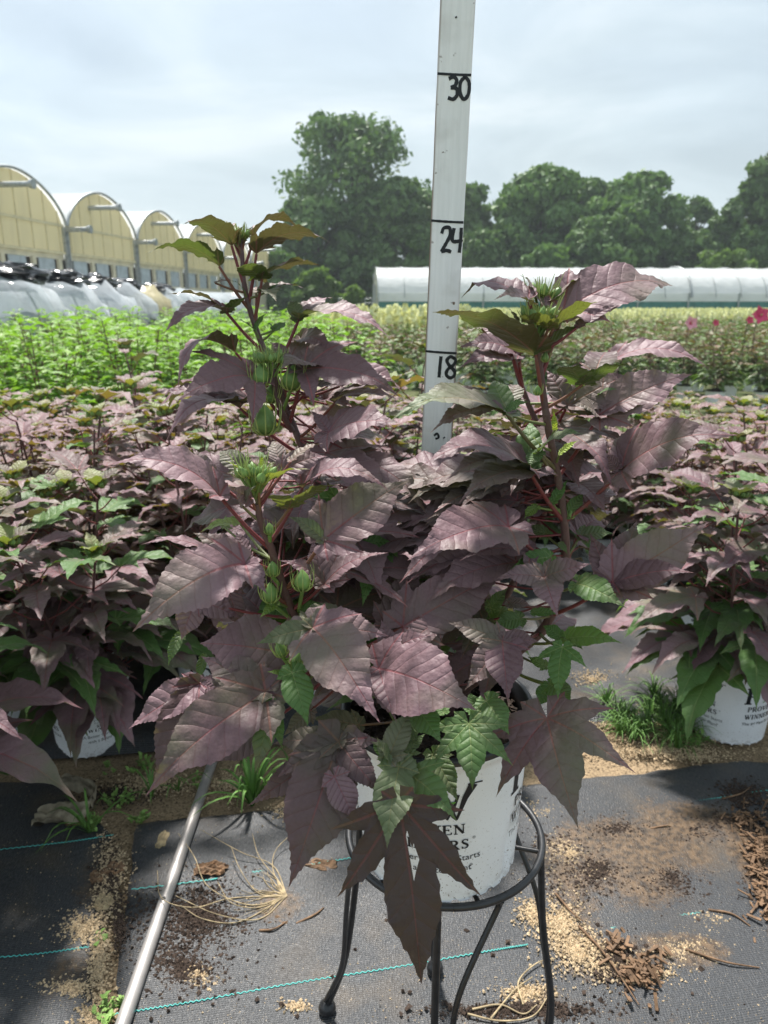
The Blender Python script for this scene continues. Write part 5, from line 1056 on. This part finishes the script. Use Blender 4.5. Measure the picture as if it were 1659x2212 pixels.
# ---- little winter tunnels of clear film with black film thrown on top
def film_tunnel(x, y, s, seed, label, black, yellow=False):
    o = empty('film_tunnel', (x, y, 0), R(-8), label, 'plastic tunnel', 'clear film tunnels'); n = 22; V = []; F = []
    hz, hw = 1.66 * s, 1.14
    ys = [(1.35, .12), (1.3, .42), (1.1, .70), (.75, .90), (.3, 1.0), (-.5, .98), (-1.6, 1.0), (-2.8, .98), (-4.0, 1.)]
    for j, (xx, q) in enumerate(ys):
        for i in range(n + 1):
            a = math.pi * i / n; w_ = .10 * mn.noise(Vector((xx * 2 + seed, a * 2.2, 0))) + .07 * mn.noise(Vector((xx * 4, a * 6 + seed, 0)))
            V.append((xx + w_, (hw * (q + w_)) * -math.cos(a), hz * ((q ** .5) + w_) * math.sin(a) ** .75))
    F = [(j * (n + 1) + i, j * (n + 1) + i + 1, (j + 1) * (n + 1) + i + 1, (j + 1) * (n + 1) + i) for j in range(len(ys) - 1) for i in range(n)]
    mb = MB(); mb.add(V, F); mb.build('film_cover', MAT['yellowfilm' if yellow else 'clearpoly'], o)
    cb = MB()
    for q in range(9): ball(cb, (1.0 - .55 * q, .5 * math.sin(q * 2.1 + seed), .45), .5, 10, 7, sc=(1, 1, 1.1 + .2 * math.sin(q)))
    cb.build('stored_plants', MAT['dimgreen'], o)
    h = MB()
    for xx in (.35, -1.1, -2.6): tube(h, [(xx, 1.11 * -math.cos(a), (hz - .03) * math.sin(a) ** .75) for a in np.linspace(0, math.pi, 17)], .018, 5)
    h.build('hoops', MAT['galv'], o)
    if black:
        b = MB(); n = 26; m_ = 18; V = []; rn_ = random.Random(seed)
        for j in range(m_ + 1):
            for i in range(n):
                t = math.pi * j / m_; a = 2 * math.pi * i / n; d = np.array([math.sin(t) * math.cos(a), math.sin(t) * math.sin(a), math.cos(t)])
                r = 1 + .5 * abs(mn.noise(Vector(d * 2.4) + Vector((seed, 0, 0)))) + .35 * abs(mn.noise(Vector(d * 6) + Vector((seed, 0, 0))))
                V.append((.35 + .42 * d[0] * r, .25 + .55 * d[1] * r, hz - .08 + .17 * d[2] * r))
        b.add(V, [(j * n + i, (j + 1) * n + i, (j + 1) * n + (i + 1) % n, j * n + (i + 1) % n) for j in range(m_) for i in range(n)])
        q = b.build('black_film_bundle', MAT['black'], None, smooth=False); q.parent = o
MAT['dimgreen'] = simple('dim_green_mass', (.10, .12, .08), .9, .6, 9)
MAT['yellowfilm'] = poly_mat('yellowed_plastic_film', (.62, .56, .36), .4, .2, (.5, .42, .25, 1), 2.5, .9, .6)
y = 11.4
for k in range(14):
    x = -6.0 - .13 * (y - 11.4) + .0012 * (y - 11.4) ** 2
    lbs = ('clear film tunnel cut by the left edge', 'second clear film tunnel from the left with black film on top', 'third film tunnel from the left with black film on top', 'fourth film tunnel from the left under a black bundle', 'yellowish film tunnel, fifth from the left', 'sixth film tunnel from the left, with a black bundle on top')
    lb = lbs[k] if k < 6 else 'one of the small pale film tunnels running on toward the far trees'
    film_tunnel(x, y, 1.0, k, lb, k in (0, 1, 2, 3, 5), k == 4); y += 2.45
# ---- the long white tunnels
def long_tunnel(ax, ay, ang, Ln, label, W_=5.2, za=3.05, em='endfilm'):
    o = empty('hoop_house', (ax, ay, 0), ang, label, 'hoop house', None)
    def prf(t): return (-W_ / 2 * math.cos(math.pi * t), za * (max(0, math.sin(math.pi * t)) ** .62))
    n = 20; m_ = int(Ln / .45); V = []
    for j in range(m_ + 1):
        for i in range(n + 1):
            t = .13 + .74 * i / n; y_, z = prf(t); sag = -.02 * (0 if j % 3 == 0 else 1); V.append((Ln * j / m_, y_ * (1 + sag * .4), z * (1 + sag * .35)))
    mb = MB(); mb.add(V, [(j * (n + 1) + i, (j + 1) * (n + 1) + i, (j + 1) * (n + 1) + i + 1, j * (n + 1) + i + 1) for j in range(m_) for i in range(n)]); cov = mb.build('film_roof', MAT['whitepoly'], o)
    rb_ = MB()
    for j in range(0, m_ + 1, 3): tube(rb_, [(Ln * j / m_, prf(t)[0] * 1.003, prf(t)[1] * 1.003 + .005) for t in np.linspace(.1, .9, 19)], .022, 5)
    tube(rb_, [(Ln * .43, prf(t)[0] * 1.01, prf(t)[1] * 1.01 + .01) for t in np.linspace(.1, .9, 19)], .06, 5)
    rb_.build('hoops', MAT['galv'], cov)
    y0, z0 = prf(.13); sd_ = MB(); 
    for s_ in (1, -1): box(sd_, (Ln / 2, s_ * y0 * 1.0, z0 - .22), (Ln, .03, .42))
    sd_.build('side_curtain', MAT['whitepoly'], o, smooth=False)
    tl = MB()
    for s_ in (1, -1): box(tl, (Ln / 2, s_ * y0 * .99, (z0 - .44) / 2), (Ln, .03, z0 - .44))
    tl.build('base_cloth', MAT['teal'], o, smooth=False)
    ps = MB()
    for x in np.arange(0, Ln + .1, 2.7): box(ps, (x, y0 * 1.015, z0 / 2), (.07, .07, z0))
    ps.build('side_posts', MAT['galv'], o, smooth=False)
    ew = MB(); V = [(0, prf(t)[0], prf(t)[1]) for t in np.linspace(.1, .9, 21)]; V += [(0, v[1], 0) for v in V]; ew.add(V, [(i, i + 1, i + 22, i + 21) for i in range(20)]); e = ew.build('end_wall', MAT[em], o, smooth=False)
    d = MB(); box(d, (-.05, .1, 1.05), (.06, 1.5, 2.1)); d.build('door', MAT['greypanel'], e, smooth=False)
    fr = MB(); box(fr, (-.09, .1, 2.15), (.05, 1.7, .09)); box(fr, (-.09, -.75, 1.05), (.05, .08, 2.1)); box(fr, (-.09, .95, 1.05), (.05, .08, 2.1)); box(fr, (-.09, .1, 2.55), (.05, .8, .3)); fr.build('door_frame', MAT['galv'], e, smooth=False)
MAT['endfilm'] = poly_mat('aged_end_film', (.60, .62, .52), .3, .35, (.42, .44, .32, 1), 1.2)
long_tunnel(-.45, 41.5, R(3.5), 38, 'long white hoop house with its door end toward the left')
# ---- wire fence at the end of the yard
o = empty('wire_fence', (-2.6, 44, 0), 0, 'low wire fence with grey posts left of the hoop house door', 'fence'); p = MB()
for k in range(7): box(p, (k * .38, 0, .75), (.05, .05, 1.5))
p.build('posts', MAT['galv'], o, smooth=False); p = MB()
for z in (.3, .6, .9, 1.2, 1.45): tube(p, [(0, -.03, z), (2.3, -.03, z)], .01, 4)
p.build('wires', MAT['galv'], o)
# ------------------------------------------------------------------ trees
def tree_mat(name, a, b, tr):
    m = M(name, .55, .35); at = m.n('ShaderNodeAttribute', attribute_name='lf'); sp = m.n('ShaderNodeSeparateColor', ins={0: at.outputs['Color']})
    c = m.mix(m.rng(m.math('ADD', m.math('MULTIPLY', sp.outputs[1], .5), m.math('MULTIPLY', sp.outputs[0], .5)), 0, 1), a, b); m.col(c)
    t = m.n('ShaderNodeBsdfTranslucent', ins={0: tr}); mx = m.n('ShaderNodeMixShader', ins={0: .25}); m.l(m.b.outputs[0], mx.inputs[1]); m.l(t.outputs[0], mx.inputs[2]); m.l(mx.outputs[0], m.out.inputs[0]); return m.m
MAT['treeA'] = tree_mat('tree_leaves_dark', (.042, .09, .028, 1), (.18, .30, .09, 1), (.10, .18, .03, 1))
MAT['treeB'] = tree_mat('tree_leaves_mid', (.055, .115, .035, 1), (.20, .34, .095, 1), (.12, .22, .03, 1))
MAT['shrub'] = tree_mat('shrub_leaves_light', (.085, .14, .04, 1), (.17, .26, .07, 1), (.2, .34, .05, 1))
MAT['bark'] = simple('tree_bark', (.10, .085, .065), .9, .4, 6, bump=.03)
TJ = []
def tree(name, px, wpx, top, Y, seed, label, mat='treeA', airy=.0, n=20000, base=.03, nl=90, group='trees behind the nursery', skirt=.92, cat='tree', ls=1.):
    rr = np.random.RandomState(seed); c = D(px, 655, Y); x0 = c[0]; zt = D(px, top, Y)[2]; hw = wpx / 2 / FD * Y; H = zt
    o = empty(name, (x0, Y, 0), label=label, cat=cat, group=group)
    zb = H * base; cen = []; k = 0
    while len(cen) < nl and k < 4000:                                # clumps packed through a rounded, uneven envelope
        k += 1; t = rr.rand() ** .8; z = zb + (H - zb) * t
        env = hw * (skirt + (1 - skirt) * min(1, t * 2.2)) * (1 - max(0, (t - .45) / .55) ** 3.2) ** .5 * (.82 + .25 * mn.noise(Vector((t * 4, seed, 0))))
        a = rr.rand() * 6.283; q = rr.rand() ** .4; r = (.13 + .13 * rr.rand() * (1.2 - t * .7)) * min(hw * 1.2, H * .5); 
        p = np.array([math.cos(a) * env * q * .92, math.sin(a) * env * q * .7, min(z, H - r * .8)])
        cen.append((p, r))
    r0 = max(q[1] for q in cen[:12])
    for q in range(3): cen[q] = (np.array([hw * .3 * math.sin(q * 2 + seed) * (q > 0), 0, H - r0 * (.85 + .55 * q)]), r0)
    P = []; Nn = []; cl = []
    for i, (p, r) in enumerate(cen):
        m_ = int(n / nl * (r / (.19 * min(hw * 1.2, H * .5))) ** 2 * (1 - .45 * airy * (p[2] / H > .35))); d = rr.randn(m_, 3); d /= np.linalg.norm(d, axis=1)[:, None]; rad = r * (1 - .55 * rr.rand(m_) ** 1.6) * np.array([mn.noise(Vector(q * 2.1) + Vector((i, seed, 0))) * .45 + 1 for q in d])
        P.append(p + d * rad[:, None] * [1.1, 1.1, .82]); Nn.append(d); cl.append(np.full(m_, rr.rand()))
    P = np.concatenate(P); Nn = np.concatenate(Nn); cl = np.concatenate(cl); ok = P[:, 2] > .2; P, Nn, cl = P[ok], Nn[ok], cl[ok]; m_ = len(P)
    Nn = Nn + rr.randn(m_, 3) * .7; Nn /= np.linalg.norm(Nn, axis=1)[:, None]; t = rr.randn(m_, 3); u = np.cross(Nn, t); u /= np.linalg.norm(u, axis=1)[:, None]; w = np.cross(Nn, u); s = (.13 + .16 * rr.rand(m_))[:, None] * (Y / 65) * ls
    V = np.stack([P - u * s * 1.5, P + w * s * .8 + Nn * s * .2, P + u * s * 1.5, P - w * s * .8 + Nn * s * .2], 1).reshape(-1, 3); C = np.ones((m_ * 4, 4)); C[:, 0] = np.repeat(cl, 4); C[:, 1] = np.repeat(rr.rand(m_), 4)
    mb = MB(); mb.add(V, np.arange(m_ * 4).reshape(-1, 4), col=C); mb.build('crown', MAT[mat], o, smooth=False)
    tb = MB(); tr = max(.06, H * .018); tube(tb, spline([(0, 0, 0), (.1, 0, H * .3), (0, .1, H * .6), (.05, 0, H * .9)], 14), np.linspace(tr, tr * .2, 14), 8)
    for i in range(0, min(nl, 26)):
        p, r = cen[i]; z = max(.1, p[2] * .62); tube(tb, spline([(0, 0, z), (p[0] * .5, p[1] * .5, z + (p[2] - z) * .55), tuple(p)], 8), np.linspace(tr * .35, tr * .07, 8), 5)
    tb.build('trunk', MAT['bark'], o)
tree('broadleaf_tree', 765, 350, 250, 66, 1, 'tallest tree with an open rounded crown left of the stick', airy=1., n=17000, nl=80, skirt=.55, ls=.9)
tree('broadleaf_tree', 690, 230, 430, 63, 2, 'dark tree at the foot of the tallest tree, left side', n=19200)
tree('broadleaf_tree', 850, 240, 390, 64, 3, 'dark dense tree at the foot of the tallest tree, right side', n=20800)
tree('broadleaf_tree', 985, 190, 400, 67, 4, 'dark tree directly behind the measuring stick', n=19200)
tree('broadleaf_tree', 1040, 120, 500, 62, 5, 'low dark tree just right of the measuring stick', n=11200)
tree('broadleaf_tree', 1160, 215, 362, 65, 6, 'broad green tree with a peaked top between the stick and the right group', 'treeB', n=22400)
tree('broadleaf_tree', 1265, 150, 388, 68, 7, 'tree squeezed between the peaked tree and the round topped tree', n=16000)
tree('broadleaf_tree', 1355, 235, 376, 64, 8, 'round topped green tree right of centre', 'treeB', n=24000)
tree('broadleaf_tree', 1290, 240, 470, 60, 9, 'low broad tree in front of the round topped tree', n=20800)
tree('poplar_tree', 1490, 110, 428, 70, 10, 'thin wispy tree in the gap before the right edge', airy=1., n=5000, nl=34)
tree('broadleaf_tree', 1480, 170, 500, 63, 11, 'low dark tree below the wispy tree', n=14400)
tree('broadleaf_tree', 1625, 190, 336, 62, 12, 'tall dark tree cut by the right edge', n=24000)
tree('broadleaf_tree', 1760, 200, 300, 62, 13, 'tree beyond the right edge, barely in the photo', n=14400)
tree('leafy_shrub', 1555, 200, 542, 50, 14, 'bright yellow green shrub behind the hoop house at right', 'shrub', n=8000, nl=40, group='shrubs before the trees', cat='shrub')
tree('leafy_shrub', 690, 125, 582, 46, 15, 'pale olive shrub left of the hoop house door', 'shrub', n=6000, nl=34, group='shrubs before the trees', cat='shrub')
tree('leafy_shrub', 610, 110, 545, 58, 16, 'green shrub beside the end of the greenhouse row', 'treeB', n=6000, nl=30, group='shrubs before the trees', cat='shrub')
tree('leafy_shrub', 1170, 120, 530, 56, 17, 'small rounded shrub in front of the peaked tree', 'treeB', n=6000, nl=30, group='shrubs before the trees', cat='shrub')
tree('leafy_shrub', 765, 60, 622, 44, 18, 'low bright hedge plant by the wire fence', 'shrub', n=3000, nl=20, group='shrubs before the trees', cat='shrub')
tree('broadleaf_tree', 560, 160, 590, 75, 19, 'distant low tree behind the last greenhouse', n=11200)
tree('broadleaf_tree', 1090, 260, 520, 74, 20, 'distant tree filling the gap behind the peaked tree', n=16000)
tree('broadleaf_tree', 1420, 300, 500, 76, 21, 'distant tree filling the gap near the right edge', n=16000)
# ------------------------------------------------------------------ the summer air
def haze():
    mb = MB(); box(mb, (0, 90, 14), (350, 220, 30.4)); m = bpy.data.materials.new('summer_haze'); m.use_nodes = True; t = m.node_tree; t.nodes.clear()
    out = t.nodes.new('ShaderNodeOutputMaterial'); v = t.nodes.new('ShaderNodeVolumePrincipled'); v.inputs['Color'].default_value = (.80, .88, .93, 1); v.inputs['Density'].default_value = .0009; v.inputs['Anisotropy'].default_value = .2
    t.links.new(v.outputs[0], out.inputs['Volume']); tag(mb.build('haze', m, smooth=False), 'thin pale summer haze over the nursery', 'haze', kind='stuff')
haze()
SC.cycles.volume_bounces = 0
